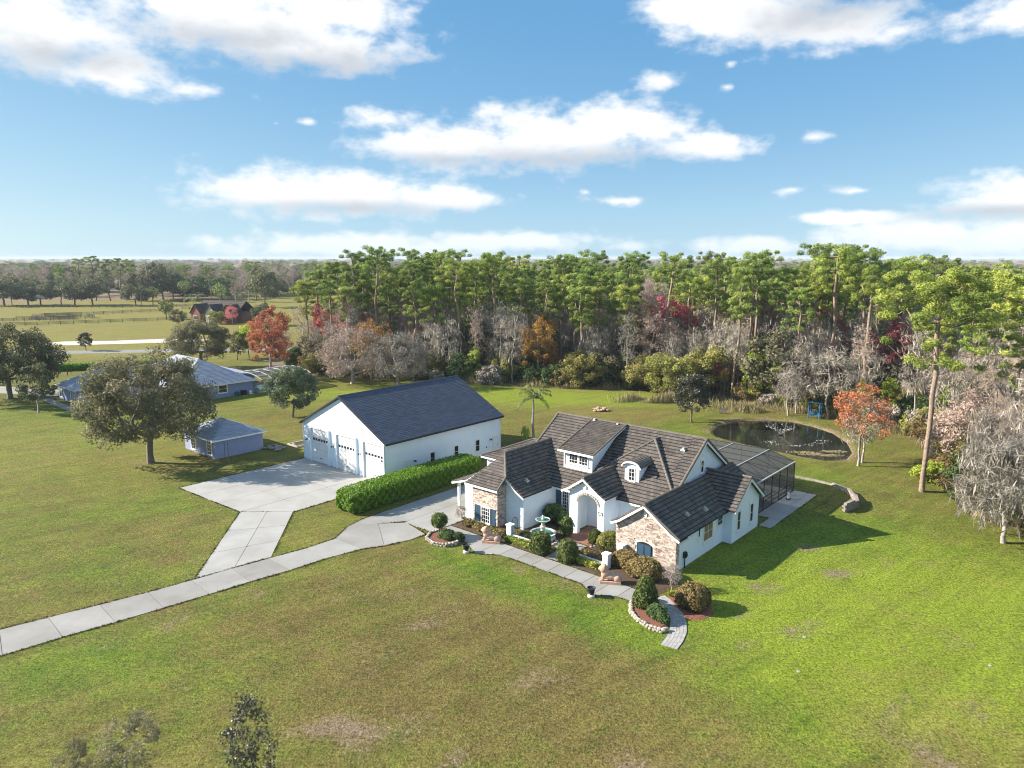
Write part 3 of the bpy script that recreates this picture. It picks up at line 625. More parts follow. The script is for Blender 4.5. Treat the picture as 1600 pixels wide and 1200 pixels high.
bed('mulch_bed', [(-22.3, -4.85), (-22.6, -3.0), (-21.6, -2.4), (-18.3, -2.4), (-18.3, -1.2), (-15.9, -3.4), (-15.7, -4.7)], 'mulch')
bed('mulch_bed', [(-15.7, -4.75), (-15.7, -3.6), (-10.5, -3.6), (-10.5, -4.75)], 'mulch'); bed('mulch_bed', [(-8.9, -4.75), (-8.9, -3.2), (-4.7, -3.2), (-4.7, -4.75)], 'mulch')
bed('mulch_bed', [(-4.6, -4.8), (-4.6, -.1), (.4, -.1), (1.6, -2.0), (1.0, -4.6)], 'mulch')
bed('mulch_bed', [(1.7, -4.6), (2.7, -5.35), (4.4, -6.7), (5.4, -6.2), (5.8, -4.8), (4.8, -3.2), (2.2, -3.0)], 'redmulch')
bed('mulch_bed', [(-16.0, -3.2), (-16.0, 4.1), (-12.4, 4.1), (-12.4, 1.4), (-11.75, 1.4), (-11.75, -.2), (-11.4, -2.6), (-10.5, -3.2)], 'mulch')
bed('mulch_bed', [(-8.6, -2.6), (-8.6, 4.2), (-6.0, 4.2), (-6.0, -.1), (-5.2, -2.6)], 'mulch')
sm = []
for k in range(6):
    g = np.random.default_rng(50+k); import bmesh
    bm = bmesh.new(); bmesh.ops.create_icosphere(bm, subdivisions=1, radius=1)
    for v in bm.verts: v.co *= .8+.4*g.random(); v.co.z *= .75
    me = bpy.data.meshes.new('stone'); bm.to_mesh(me); bm.free(); me.materials.append(MAT['edge']); sm.append(me)
def kerb(name, label, pts, closed, step, r, cat_='edging', rows=1):
    root = thing(name, label, cat_, (*xy(*pts[0]), 0)); P_ = pts+[pts[0]] if closed else pts
    tot = sum(math.dist(p, q) for p, q in zip(P_[:-1], P_[1:]))
    for j in range(rows):
        for i in range(int(tot/step)):
            p, d = along(P_, i*step+(j % 2)*step/2); o = link('stone', sm[int(rng.integers(6))], None, root)
            w = W(p.x, p.y)-root.location; o.location = (w.x, w.y, r*.4+j*r*1.1); o.rotation_euler = (0, 0, rng.random()*6); o.scale = (r*(.9+.5*rng.random()), r*(.8+.3*rng.random()), r*(.8+.3*rng.random()))
kerb('stone_edging', 'stacked pale stone edging round the island bed with the tall cone shrub', isl_r[:6], False, .30, .17, rows=2)
kerb('stone_edging', 'pale stone edging round the island bed beside the parking court', isl_l[5:]+isl_l[:3], False, .32, .175, rows=2)
kerb('stone_edging', 'short row of stones behind the iron fence by the brick wing', [(-8.5, -.2), (-8.1, 1.0), (-7.2, 1.6)], False, .35, .17)
# curved block retaining wall
rw = [(31.4, 86.0), (34.7, 84.8), (36.4, 83.4), (37.7, 81.8), (38.4, 79.3), (38.0, 76.4), (37.2, 74.2), (34.8, 72.3)]
root = thing('retaining_wall', 'curved low wall of tan concrete blocks on the right lawn', 'wall', (37, 80, 0))
blk = B().box(-.29, .29, -.16, .16, 0, .19).mesh('block'); blk.materials.append(MAT['block'])
tot = sum(math.dist(p, q) for p, q in zip(rw[:-1], rw[1:]))
for j in range(5):
    for i in range(int(tot/.62)):
        dd = i*.62+(j % 2)*.31
        if j > max(0, (dd-5)/tot*6.6): continue
        p, d = along(rw, dd); o = link('block', blk, None, root); o.location = (p.x-37+.02*rng.random(), p.y-80, .2*j-.02); o.rotation_euler = (0, 0, math.atan2(d.y, d.x)+.05*(rng.random()-.5))

# ragged grass leaning over the paving edges
def fringe():
    g = np.random.default_rng(66); polys = [np.array([p[:2] for p in q]) for q in FRINGE]; P1 = []
    for q in polys:
        for a, c in zip(q, np.roll(q, -1, 0)):
            l = np.linalg.norm(c-a); n = int(l*46); t = g.random((n, 1)); e = (c-a)/max(l, 1e-6); nn = np.array([e[1], -e[0]]); cen = q.mean(0)
            if np.dot(nn, (a+c)/2-cen) < 0: nn = -nn
            P1.append(a+(c-a)*t+nn*(.015+abs(g.normal(size=(n, 1)))*.05))
    P1 = np.concatenate(P1); keep = np.ones(len(P1), bool)
    for q in polys: keep &= poly_sd(P1[:, 0], P1[:, 1], q) < .004
    P1 = P1[keep]; keep = (np.sin(P1[:, 0]*2.1)+np.sin(P1[:, 1]*1.7+1)+g.normal(size=len(P1))*.8) > -.9; P1 = P1[keep]; n = len(P1); h = .05+.07*g.random(n)
    p = np.concatenate([P1, (h*.55)[:, None]], 1); v, f, a = cards(p, g.normal(size=p.shape)*[1, 1, .4], h, .28, 67, along=np.tile([0, 0, 1.2], (n, 1))); me = mesh_np('lawn_fringe', v, f, a)
    tg, ty, tb = turf(v[:, 0].astype(float), v[:, 1].astype(float)); at = me.attributes.new('turf', 'FLOAT_COLOR', 'POINT'); at.data.foreach_set('color', np.stack([tg, ty, tb*.3, np.ones_like(tg)], -1).astype(np.float32).ravel())
    o = link('lawn_fringe', me, MAT['lawn'], None, 'stuff'); o['label'] = 'ragged grass along the edges of the concrete paving'; o['category'] = 'grass'
fringe()

# ------------------------------------------------------------------ building kit
def clip2(poly, a, b, c):
    "keep a*x+b*y<=c"
    out = []; n = len(poly)
    for i in range(n):
        p, q = poly[i], poly[(i+1) % n]; dp, dq = a*p[0]+b*p[1]-c, a*q[0]+b*q[1]-c
        if dp <= 0: out.append(p)
        if dp*dq < 0: t = dp/(dp-dq); out.append((p[0]+(q[0]-p[0])*t, p[1]+(q[1]-p[1])*t))
    return out
def tile_slope(parent, pts, row=.40, wid=.36, lift=.085, shadow_groove=.06, thick=.12, mat='tile', jit=.012, stag=.5, vr=1., basemat=None):
    "one roof slope: a deck slab with overlapping courses of tiles; pts is a convex outline in the roof's plane"
    P_ = [Vector(p) for p in pts]; n = Vector((0, 0, 0))
    for i in range(len(P_)): n += (P_[i]-P_[0]).cross(P_[(i+1) % len(P_)]-P_[0])
    n.normalize()
    if n.z < 0: n = -n; P_.reverse()
    h = Vector((0, 0, 1)).cross(n); h.normalize(); g = n.cross(h)          # along the course, up the slope
    o = min(P_, key=lambda p: p.dot(g)); q = [((p-o).dot(h), (p-o).dot(g)) for p in P_]
    deck = B().prism(P_, -n*thick).build('roof_slope', MAT[basemat or ('fascia' if mat == 'tile' else mat)], parent)  # dark deck between tile courses stands in for the shadow under each course
    if mat != 'tile': shadow_groove = .012
    bmin, bmax = min(k[1] for k in q), max(k[1] for k in q); amin, amax = min(k[0] for k in q), max(k[0] for k in q)
    V = []; F_ = []; A = []; m = len(q); area = sum(q[i][0]*q[(i+1) % m][1]-q[(i+1) % m][0]*q[i][1] for i in range(m)); sg = 1 if area > 0 else -1
    r = 0; b0 = bmin
    while b0 < bmax-.02:
        b1 = b0+row; a0 = amin-(r % 2)*wid*stag
        while a0 < amax:
            poly = [(a0+.008, b0+shadow_groove), (a0+wid-.008, b0+shadow_groove), (a0+wid-.008, b1), (a0+.008, b1)]; a0 += wid
            for i in range(m):
                x1, y1 = q[i]; x2, y2 = q[(i+1) % m]; ex, ey = (x2-x1)*sg, (y2-y1)*sg; poly = clip2(poly, ey, -ex, ey*x1-ex*y1)
                if len(poly) < 3: break
            if len(poly) < 3: continue
            jz = jit*rng.random(); k = len(poly); s0 = len(V)
            for (x, y) in poly: V.append(o+h*x+g*y+n*(.012+jz+lift*(1-(y-b0)/row)))
            for (x, y) in poly: V.append(o+h*x+g*y-n*.005)
            ar = sum(poly[i][0]*poly[(i+1) % k][1]-poly[(i+1) % k][0]*poly[i][1] for i in range(k))
            idx = list(range(k)) if ar > 0 else list(range(k-1, -1, -1)); F_.append(tuple(s0+i for i in idx))
            for i in range(k): i1, i2 = idx[i], idx[(i+1) % k]; F_.append((s0+i2, s0+i1, s0+i1+k, s0+i2+k))
            A += [float(np.clip(.5+(rng.random()-.5)*vr, 0, 1))]*(2*k)
        b0 = b1; r += 1
    me = bpy.data.meshes.new('roof_tiles'); me.from_pydata([tuple(v) for v in V], [], F_); at = me.attributes.new('v', 'FLOAT', 'POINT'); at.data.foreach_set('value', np.array(A, np.float32)); me.update()
    link('roof_tiles', me, MAT[mat], deck, 'stuff'); return deck
def ridge(parent, p, q, mat='ridge', r=.13, step=.38):
    p, q = Vector(p), Vector(q); l = (q-p).length; b = B(); n = max(1, int(l/step))
    for i in range(n):
        a = p+(q-p)*(i/n); c = p+(q-p)*((i+1.08)/n); up_ = Vector((0, 0, .03)); b.tube(a+up_, c+up_, r*1.08, r*.92, 8)
    return b.build('ridge_cap', MAT[mat], parent)
def wall(parent, poly, vec, mat, name='wall'): return B().prism(poly, vec).build(name, MAT[mat], parent)
def face_box(b, face, c, a0, a1, z0, z1, d0, d1, a=.5):
    "box on a wall plane: face 's+','s-','t-','t+' at coordinate c; d0..d1 measured outward"
    sg = 1 if face[1] == '+' else -1; e0, e1 = sorted((c+sg*d0, c+sg*d1))
    if face[0] == 's': b.box(e0, e1, a0, a1, z0, z1, a)
    else: b.box(a0, a1, e0, e1, z0, z1, a)
def window(parent, face, c, a0, a1, z0, z1, cols=1, rows=2, fr=.09, glass='glass', sill=True, surround=.0):
    f = B(); d = .07
    if surround: face_box(f, face, c, a0-surround, a1+surround, z0-surround, z1+surround, 0.002, .03)
    for (x0, x1, y0, y1) in ((a0, a0+fr, z0, z1), (a1-fr, a1, z0, z1), (a0+fr, a1-fr, z1-fr, z1), (a0+fr, a1-fr, z0, z0+fr)): face_box(f, face, c, x0, x1, y0, y1, 0.004, d)
    mw = .035
    for i in range(1, cols): x = a0+(a1-a0)*i/cols; face_box(f, face, c, x-mw/2, x+mw/2, z0+fr, z1-fr, .02, d-.012)
    for i in range(1, rows): z = z0+(z1-z0)*i/rows; face_box(f, face, c, a0+fr, a1-fr, z-mw/2, z+mw/2, .02, d-.016)
    if sill: face_box(f, face, c, a0-.06, a1+.06, z0-.09, z0-.002, .003, d+.06)
    o = f.build('window', MAT['trim'], parent)
    g = B(); face_box(g, face, c, a0+fr*.8, a1-fr*.8, z0+fr*.8, z1-fr*.8, .004, .036); g.build('pane', MAT[glass], o); return o
def shutter(parent, face, c, a0, a1, z0, z1, n=12):
    b = B(); face_box(b, face, c, a0, a0+.06, z0, z1, .005, .06); face_box(b, face, c, a1-.06, a1, z0, z1, .005, .06); face_box(b, face, c, a0+.06, a1-.06, z0, z0+.07, .005, .055); face_box(b, face, c, a0+.06, a1-.06, z1-.07, z1, .005, .055)
    o = b.build('shutter', MAT['shutter'], parent); s_ = B(); h = (z1-z0-.14)/n
    for i in range(n): face_box(s_, face, c, a0+.06, a1-.06, z0+.07+i*h+.01, z0+.07+(i+1)*h-.012, .006, .04)
    s_.build('slat', MAT['shutter'], o, 'stuff'); return o
def bricks(parent, face, c, a0, a1, z0, topf, holes=(), bw=.36, bh=.115, name='brick'):
    "real bricks standing proud of the wall; topf(a) is the height of the wall's top edge"
    b = B(); z = z0; r = 0
    while z < 8:
        a = a0-(r % 2)*bw*.5-rng.random()*.1; any_ = False
        while a < a1:
            w = bw*(.6+.75*rng.random()); x0, x1 = max(a, a0), min(a+w-.016, a1); a += w
            if x1-x0 < .05 or z+bh > min(topf(x0), topf(x1)): continue
            any_ = True
            if any(x1 > h_[0] and x0 < h_[1] and z+bh > h_[2] and z < h_[3] for h_ in holes): continue
            face_box(b, face, c, x0, x1, z+.008, z+bh-.008, .004, .03+.035*rng.random(), float(np.clip(rng.normal(.55, .27), 0, 1)))
        z += bh; r += 1
        if not any_ and z > 3: break
    return b.build(name, MAT['stone'], parent, 'stuff')
def vent(parent, p, sz=.5):
    b = B(); x, y, z = p; b.box(x-sz*.6, x+sz*.6, y-sz*.5, y+sz*.5, z-.12, z+.06); b.box(x-sz*.25, x+sz*.3, y-sz*.3, y+sz*.3, z+.06, z+.22); return b.build('roof_vent', MAT['alu'], parent)

# ------------------------------------------------------------------ the main house (plot axes: s along the front, t towards the back)
H = thing('house', 'white stucco house with brown tiled gables, brick wing and arched entry', 'house', HO, HA)
def gable(s0, t0, t1, ze, tr_, zr): return [(s0, t0, 0), (s0, t1, 0), (s0, t1, ze), (s0, tr_, zr), (s0, t0, ze)]
# main block
wall(H, gable(-21.0, 4.2, 18.4, 3.9, 11.3, 8.72), (17.6, 0, 0), 'stucco')
for (s0, s1, t0) in ((-21.3, -11.9, 3.3), (-11.9, -4.4, 5.3), (-4.4, -3.0, 4.5)):
    z = lambda t: 3.5+.6875*(t-3.3); tile_slope(H, [(s0, t0, z(t0)), (s1, t0, z(t0)), (s1, 11.3, 9), (s0, 11.3, 9)])
tile_slope(H, [(-21.3, 19.3, 3.5), (-3.0, 19.3, 3.5), (-3.0, 11.3, 9), (-21.3, 11.3, 9)], row=.74)
ridge(H, (-21.3, 11.3, 9.03), (-3.0, 11.3, 9.03)); ridge(H, (-3.05, 11.3, 9.0), (-3.05, 5.0, 4.7)); ridge(H, (-3.05, 11.3, 9.0), (-3.05, 19.2, 3.6)); ridge(H, (-21.25, 11.3, 9.0), (-21.25, 3.3, 3.55))
b = B(); b.beam((-3.02, 11.3, 8.74), (-3.02, 5.0, 4.40), .06, .2); b.beam((-3.02, 11.3, 8.74), (-3.02, 19.3, 3.24), .06, .2); b.beam((-16.2, 3.27, 3.4), (-12.9, 3.27, 3.4), .06, .16); b.builds('fascia', MAT['trim'], H)
window(H, 's+', -3.4, 10.85, 11.5, 5.6, 6.9, 1, 2, surround=.08)
# shed dormer
D1 = B().add([(-16, 5.5, 4.6), (-12.5, 5.5, 4.6), (-12.5, 10.6, 8.3), (-16, 10.6, 8.3), (-16, 5.5, 7.02), (-12.5, 5.5, 7.02), (-12.5, 10.6, 8.75), (-16, 10.6, 8.75)], [(0, 1, 5, 4), (1, 2, 6, 5), (3, 0, 4, 7), (4, 5, 6, 7), (0, 3, 2, 1), (2, 3, 7, 6)]).build('dormer_wall', MAT['stucco'], H)
tile_slope(H, [(-16.5, 5.0, 6.98), (-12.05, 5.0, 6.98), (-12.05, 11.1, 9.06), (-16.5, 11.1, 9.06)], row=.30)
b = B(); b.box(-16.5, -12.05, 4.94, 5.02, 6.76, 6.98); b.beam((-12.07, 5.0, 6.86), (-12.07, 11.0, 8.92), .06, .14); b.box(-15.95, -12.55, 5.42, 5.5, 5.0, 5.28); b.box(-12.6, -12.46, 5.43, 5.52, 5.0, 6.9); b.box(-16.04, -15.9, 5.43, 5.52, 5.0, 6.9); b.builds('dormer_trim', MAT['trim'], H)
window(H, 't-', 5.5, -15.4, -14.25, 5.6, 6.72, 3, 3, surround=.06); window(H, 't-', 5.5, -14.15, -13.0, 5.6, 6.72, 3, 3, surround=.06)
ridge(H, (-12.1, 5.05, 7.0), (-12.1, 11.1, 9.08), r=.09); ridge(H, (-16.45, 5.05, 7.0), (-16.45, 11.1, 9.08), r=.09)
# hipped middle block with the arched dormer
zD = lambda t: 5.3+.76*(t-5.67)
tile_slope(H, [(-12.4, 3.6, zD(3.6)), (-1.69, 3.6, zD(3.6)), (-7.9, 9.81, 8.45), (-12.4, 5.31, zD(5.31))])
tile_slope(H, [(-1.69, 3.6, zD(3.6)), (-1.69, 9.81, zD(3.6)), (-7.9, 10.6, 8.45), (-7.9, 9.81, 8.45)]); tile_slope(H, [(-12.4, 5.31, zD(5.31)), (-12.4, 9.0, zD(5.31)), (-7.9, 10.6, 8.45), (-7.9, 9.81, 8.45)])
ridge(H, (-12.0, 5.71, zD(5.71)), (-7.9, 9.81, 8.45)); ridge(H, (-3.5, 5.41, zD(5.41)), (-7.9, 9.81, 8.45)); ridge(H, (-7.9, 9.7, 8.47), (-7.9, 10.7, 8.47))
wall(H, [(-8.4, 4.3, 0), (-5.6, 4.3, 0), (-5.6, 4.3, 3.75), (-8.4, 4.3, 3.75)], (0, 3, 0), 'stucco')
b = B(); b.box(-8.3, -5.5, 3.56, 3.62, 3.5, 3.68); b.box(-8.4, -5.9, 3.66, 4.3, 3.46, 3.54); b.builds('fascia', MAT['trim'], H)
window(H, 't-', 4.3, -8.28, -6.7, .9, 2.95, 4, 4); shutter(H, 't-', 4.3, -9.1 if False else -6.62, -6.0, .9, 2.95)
# arched dormer
ar = [(-8.67, 5.5, 4.75), (-7.07, 5.5, 4.75), (-7.07, 5.5, 6.72)]+[(-7.87+.8*math.cos(t), 5.5, 6.72+.34*math.sin(t)) for t in np.linspace(.25, math.pi-.25, 9)]+[(-8.67, 5.5, 6.72)]
wall(H, ar, (0, 2.6, 0), 'stucco', 'dormer_wall')
b = B(); arc = [(-7.87+.98*math.cos(t), 6.66+.46*math.sin(t)) for t in np.linspace(0, math.pi, 13)]
arc = [(-6.78, 6.62)]+arc+[(-8.96, 6.62)]
for i in range(len(arc)-1):
    (x0, z0), (x1, z1) = arc[i], arc[i+1]; b.prism([(x0, 5.3, z0), (x1, 5.3, z1), (x1, 5.3, z1+.09), (x0, 5.3, z0+.09)], (0, 3.5, 0), rng.random()); b.beam((x0, 5.3, z0+.1), (x0, 8.6, z0+.1), .03, .04)
b.build('barrel_roof', MAT['ridge'], H)
b = B()
for i in range(len(arc)-1):
    (x0, z0), (x1, z1) = arc[i], arc[i+1]; b.prism([(x0, 5.24, z0-.12), (x1, 5.24, z1-.12), (x1, 5.24, z1+.05), (x0, 5.24, z0+.05)], (0, .06, 0))
b.box(-8.7, -7.04, 5.44, 5.5, 4.85, 5.0); b.builds('dormer_trim', MAT['trim'], H)
window(H, 't-', 5.5, -8.24, -7.5, 5.18, 6.5, 2, 3, surround=.08)
# entry gable with the arch
EO = [(-12.4, 1.6, 0), (-11.45, 1.6, 0), (-11.45, 1.6, 3.35)]+[(-10.3-1.15*math.cos(t), 1.6, 3.35+.85*math.sin(t)) for t in np.linspace(0, math.pi, 13)[1:-1]]+[(-9.15, 1.6, 3.35), (-9.15, 1.6, 0), (-8.4, 1.6, 0), (-8.4, 1.6, 4.05), (-10.55, 1.6, 5.6), (-12.4, 1.6, 4.15)]
wall(H, EO, (0, .45, 0), 'stucco', 'entry_wall')
wall(H, [(-8.7, 2.05, 0), (-8.4, 2.05, 0), (-8.4, 4.3, 0), (-8.7, 4.3, 0)], (0, 0, 4.0), 'stucco'); wall(H, [(-12.4, 2.05, 0), (-12.1, 2.05, 0), (-12.1, 4.2, 0), (-12.4, 4.2, 0)], (0, 0, 4.0), 'stucco')
b = B(); b.box(-12.1, -8.7, 2.05, 4.2, 4.0, 4.08); b.build('porch_ceiling', MAT['stucco'], H)
b = B(); b.box(-10.6, -9.2, 4.13, 4.19, .06, 2.6); d_ = b.build('door', MAT['darkroof'], H); B().box(-10.48, -9.95, 4.1, 4.13, .9, 2.4).build('pane', MAT['glass'], d_); B().tube((-9.36, 4.1, 1.1), (-9.36, 4.1, 1.4), .02).build('handle', MAT['alu'], d_)
v_ = B()
for i in range(13):
    t = math.pi*(i+.5)/13; c = (-10.3-1.24*math.cos(t), 3.35+.94*math.sin(t)); b_ = Vector((-math.cos(t), 0, math.sin(t))); p = Vector((c[0], 1.57, c[1])); v_.beam(p-b_*.09, p+b_*.12, .1, .2)
v_.build('arch_stone', MAT['edge'], H, 'stuff')
bricks(H, 't-', 4.18, -9.15, -8.75, 0, lambda a: 3.0)
tile_slope(H, [(-10.6, 1.2, 5.9), (-10.6, 7.0, 5.9), (-8.9, 7.0, 4.72), (-8.9, 1.2, 4.72)]); tile_slope(H, [(-8.9, 1.2, 4.72), (-8.9, 6.0, 4.72), (-8.05, 5.2, 4.28), (-8.05, 1.2, 4.28)])
tile_slope(H, [(-10.6, 1.2, 5.9), (-10.6, 7.0, 5.9), (-12.3, 7.0, 4.72), (-12.3, 1.2, 4.72)]); tile_slope(H, [(-12.3, 1.2, 4.72), (-12.3, 6.0, 4.72), (-13.15, 5.2, 4.28), (-13.15, 1.2, 4.28)])
ridge(H, (-10.6, 1.2, 5.93), (-10.6, 6.9, 5.93))
b = B()
for p, q in (((-10.6, 5.74), (-8.9, 4.57)), ((-8.9, 4.57), (-8.05, 4.13)), ((-10.6, 5.74), (-12.3, 4.57)), ((-12.3, 4.57), (-13.15, 4.13))): b.beam((p[0], 1.2, p[1]), (q[0], 1.2, q[1]), .06, .2)
b.builds('rake_board', MAT['trim'], H)
b = B(); b.box(-10.72, -10.42, 1.5, 1.6, 4.75, 5.35); b.build('keystone', MAT['trim'], H)
b = B(); b.box(-9.05, -8.5, 1.565, 1.6, 2.52, 2.82); pl = b.build('plaque', MAT['iron'], H); B().box(-8.98, -8.57, 1.555, 1.566, 2.58, 2.76).build('plate', MAT['white'], pl)
window(H, 't-', 4.2, -15.25, -14.4, .45, 2.98, 3, 7); shutter(H, 't-', 4.2, -16.0, -15.38, .4, 2.9, 16); shutter(H, 't-', 4.2, -14.3, -13.68, .4, 2.9, 16)
# brick wing
wf = [(-5.9, 0, 0), (0, 0, 0), (0, 0, 3.15), (-3, 0, 5.3), (-5.9, 0, 3.2)]
wall(H, wf, (0, 9.1, 0), 'stucco'); wall(H, [(-5.95, -.02, 0), (0.02, -.02, 0), (.02, -.02, 3.1), (-3, -.02, 5.25), (-5.95, -.02, 3.15)], (0, .3, 0), 'mortar', 'brick_backing')
top = lambda a: 3.15+(5.3-3.15)*(1-abs(a+3)/3.0)-.02
bricks(H, 't-', -.02, -5.93, .03, 0, top, holes=[(-3.85, -2.25, .12, 2.0)]); bricks(H, 's+', .02, -.02, .45, 0, lambda a: 3.1); bricks(H, 's-', -5.95, -.02, .5, 0, lambda a: 3.1)
b = B(); b.prism([(-3.78, -.07, .2), (-2.32, -.07, .2), (-2.32, -.07, 1.75), (-2.7, -.07, 1.9), (-3.05, -.07, 1.94), (-3.4, -.07, 1.9), (-3.78, -.07, 1.75)], (0, .06, 0)); o = b.build('shutter_frame', MAT['dark'], H)
for (a0, a1) in ((-3.74, -3.07), (-3.03, -2.36)): shutter(H, 't-', -.07, a0, a1, .24, 1.74, 1)
tile_slope(H, [(-3, -.45, 5.45), (-3, 17.2, 5.45), (-.35, 17.2, 3.55), (-.35, -.45, 3.55)]); tile_slope(H, [(-.35, -.45, 3.55), (-.35, 17.2, 3.55), (.5, 17.2, 3.1), (.5, -.45, 3.1)])
tile_slope(H, [(-3, -.45, 5.45), (-3, 8, 5.45), (-5.5, 8, 3.6), (-5.5, -.45, 3.6)]); tile_slope(H, [(-5.5, -.45, 3.6), (-5.5, 4.2, 3.6), (-6.3, 4.2, 3.2), (-6.3, -.45, 3.2)])
ridge(H, (-3, -.45, 5.48), (-3, 7, 5.48)); ridge(H, (-3, -.42, 5.4), (.48, -.42, 3.14), r=.1); ridge(H, (-3, 17.17, 5.4), (.48, 17.17, 3.14), r=.1)
b = B()
for p, q in (((-3, 5.28), (-.35, 3.38)), ((-.35, 3.38), (.5, 2.96)), ((-3, 5.28), (-5.5, 3.43)), ((-5.5, 3.43), (-6.3, 3.05))): b.beam((p[0], -.46, p[1]), (q[0], -.46, q[1]), .06, .2)
b.box(-3.16, -2.84, -.14, -.02, 4.35, 4.95); b.builds('rake_board', MAT['trim'], H)
window(H, 's+', 0, .32, 2.0, 2.45, 2.8, 1, 1, surround=.12); window(H, 's+', 0, 3.9, 4.35, 1.9, 2.85, 1, 1, surround=.1)
window(H, 's+', 0, 5.0, 6.85, 1.15, 2.85, 2, 2, glass='blind', surround=.16); window(H, 's+', 0, 7.75, 8.9, 1.85, 2.8, 1, 2, surround=.12)
b = B(); b.box(.01, .25, 1.25, 1.6, .95, 1.45); b.tube((.12, 1.42, 0), (.12, 1.42, .95), .05); b.tube((.16, 1.35, 1.25), (.34, 1.35, 1.25), .17, .17, 10); b.build('electric_meter', MAT['dark'], H)
# rear right cross gable
wall(H, gable(.9, 9.1, 15.2, 3.3, 12.1, 5.6), (-4.2, 0, 0), 'stucco'); wall(H, [(-3.4, 15.2, 0), (0, 15.2, 0), (0, 17.0, 0), (-3.4, 17.0, 0)], (0, 0, 3.2), 'stucco')
for (ta, tb, za) in ((8.72, 12.1, 3.3), (15.48, 12.1, 3.3)): tile_slope(H, [(1.3, ta, za), (-3.2, ta, za), (-3.2, tb, 5.8), (1.3, tb, 5.8)])
ridge(H, (1.3, 12.1, 5.83), (-3.3, 12.1, 5.83))
b = B(); b.beam((1.3, 12.1, 5.62), (1.3, 8.72, 3.13), .06, .2); b.beam((1.3, 12.1, 5.62), (1.3, 15.48, 3.13), .06, .2); b.builds('rake_board', MAT['trim'], H)
window(H, 's+', .9, 10.1, 10.85, .95, 2.88, 1, 2, surround=.14); window(H, 's+', .9, 13.05, 13.8, .95, 2.88, 1, 2, surround=.14)
# left wing with the stone bay
wall(H, [(-21.7, -1.0, 0), (-16.1, -1.0, 0), (-16.1, -1.0, 3.35), (-17.1, -1.0, 3.95), (-18.2, -1.0, 4.8), (-19.9, -1.0, 5.0), (-21.7, -1.0, 4.7)], (0, 6.5, 0), 'stucco')
wall(H, [(-21.7, -2.28, 0), (-18.37, -2.28, 0), (-18.37, -2.28, 4.0), (-21.7, -2.28, 4.0)], (0, 1.28, 0), 'mortar', 'bay_wall'); wall(H, [(-22.95, -2.2, 0), (-21.72, -2.2, 0), (-21.72, -2.2, 3.95), (-22.95, -2.2, 3.7)], (0, .3, 0), 'stucco')
bricks(H, 't-', -2.28, -21.72, -18.34, 0, lambda a: 4.0, holes=[(-21.5, -18.65, .0, 1.9)]); bricks(H, 's+', -18.37, -2.3, -1.0, 0, lambda a: 4.3)
window(H, 't-', -2.28, -20.58, -19.35, .12, 1.8, 4, 4); shutter(H, 't-', -2.28, -21.45, -20.72, .1, 1.8); shutter(H, 't-', -2.28, -19.25, -18.6, .1, 1.8)
pr = [(-19.9, 6.8), (-18.2, 5.0), (-17.1, 4.1), (-15.85, 3.42)]; pl_ = [(-19.9, 6.8), (-21.6, 5.0), (-23.5, 3.75), (-25.8, 3.05)]
tile_slope(H, [(-19.9, .6, 6.8), (-18.2, -1.2, 5), (-18.2, 8.3, 5), (-19.9, 8.3, 6.8)]); tile_slope(H, [(-18.2, -1.3, 5), (-17.1, -1.3, 4.1), (-17.1, 6.2, 4.1), (-18.2, 6.2, 5)]); tile_slope(H, [(-17.1, -1.3, 4.1), (-15.85, -1.3, 3.42), (-15.85, 3.9, 3.42), (-17.1, 4.8, 4.1)])
tile_slope(H, [(-19.9, .6, 6.8), (-21.6, -1.2, 5), (-21.6, 8.3, 5), (-19.9, 8.3, 6.8)]); tile_slope(H, [(-21.6, -1.3, 5), (-23.5, -1.3, 3.75), (-23.5, 8.3, 3.75), (-21.6, 8.3, 5)]); tile_slope(H, [(-23.5, -1.3, 3.75), (-25.8, -1.3, 3.05), (-25.8, 8.3, 3.05), (-23.5, 8.3, 3.75)])
tile_slope(H, [(-19.9, .6, 6.8), (-21.6, -1.2, 5), (-18.2, -1.2, 5)], row=.32); tile_slope(H, [(-21.6, -1.2, 5), (-22.5, -2.65, 3.95), (-18.05, -2.65, 3.95), (-18.2, -1.2, 5)], row=.32)
ridge(H, (-19.9, .6, 6.83), (-19.9, 8.2, 6.83)); ridge(H, (-19.9, .6, 6.8), (-18.2, -1.2, 5.0)); ridge(H, (-18.2, -1.2, 5.0), (-18.07, -2.62, 3.97), r=.1)
b = B(); b.box(-22.5, -18.05, -2.71, -2.64, 3.74, 3.93)
for p, q in zip(pr[1:-1], pr[2:]): b.beam((p[0], -1.3, p[1]-.16), (q[0], -1.3, q[1]-.16), .06, .18)
for p, q in zip(pl_[1:-1], pl_[2:]): b.beam((p[0], -1.3, p[1]-.16), (q[0], -1.3, q[1]-.16), .06, .2)
b.builds('fascia', MAT['trim'], H)
b = B(); b.box(-25.3, -25.05, -.95, -.7, 0, 2.95); b.build('porch_post', MAT['trim'], H)
wall(H, [(-23, 3.0, 0), (-21.7, 3.0, 0), (-21.7, 8, 0), (-23, 8, 0)], (0, 0, 3.6), 'stucco'); wall(H, [(-26, 8, 0), (-21, 8, 0), (-21, 8.5, 0), (-26, 8.5, 0)], (0, 0, 3.0), 'stucco')
window(H, 't-', 8, -25.2, -23.4, .9, 2.2, 3, 2)
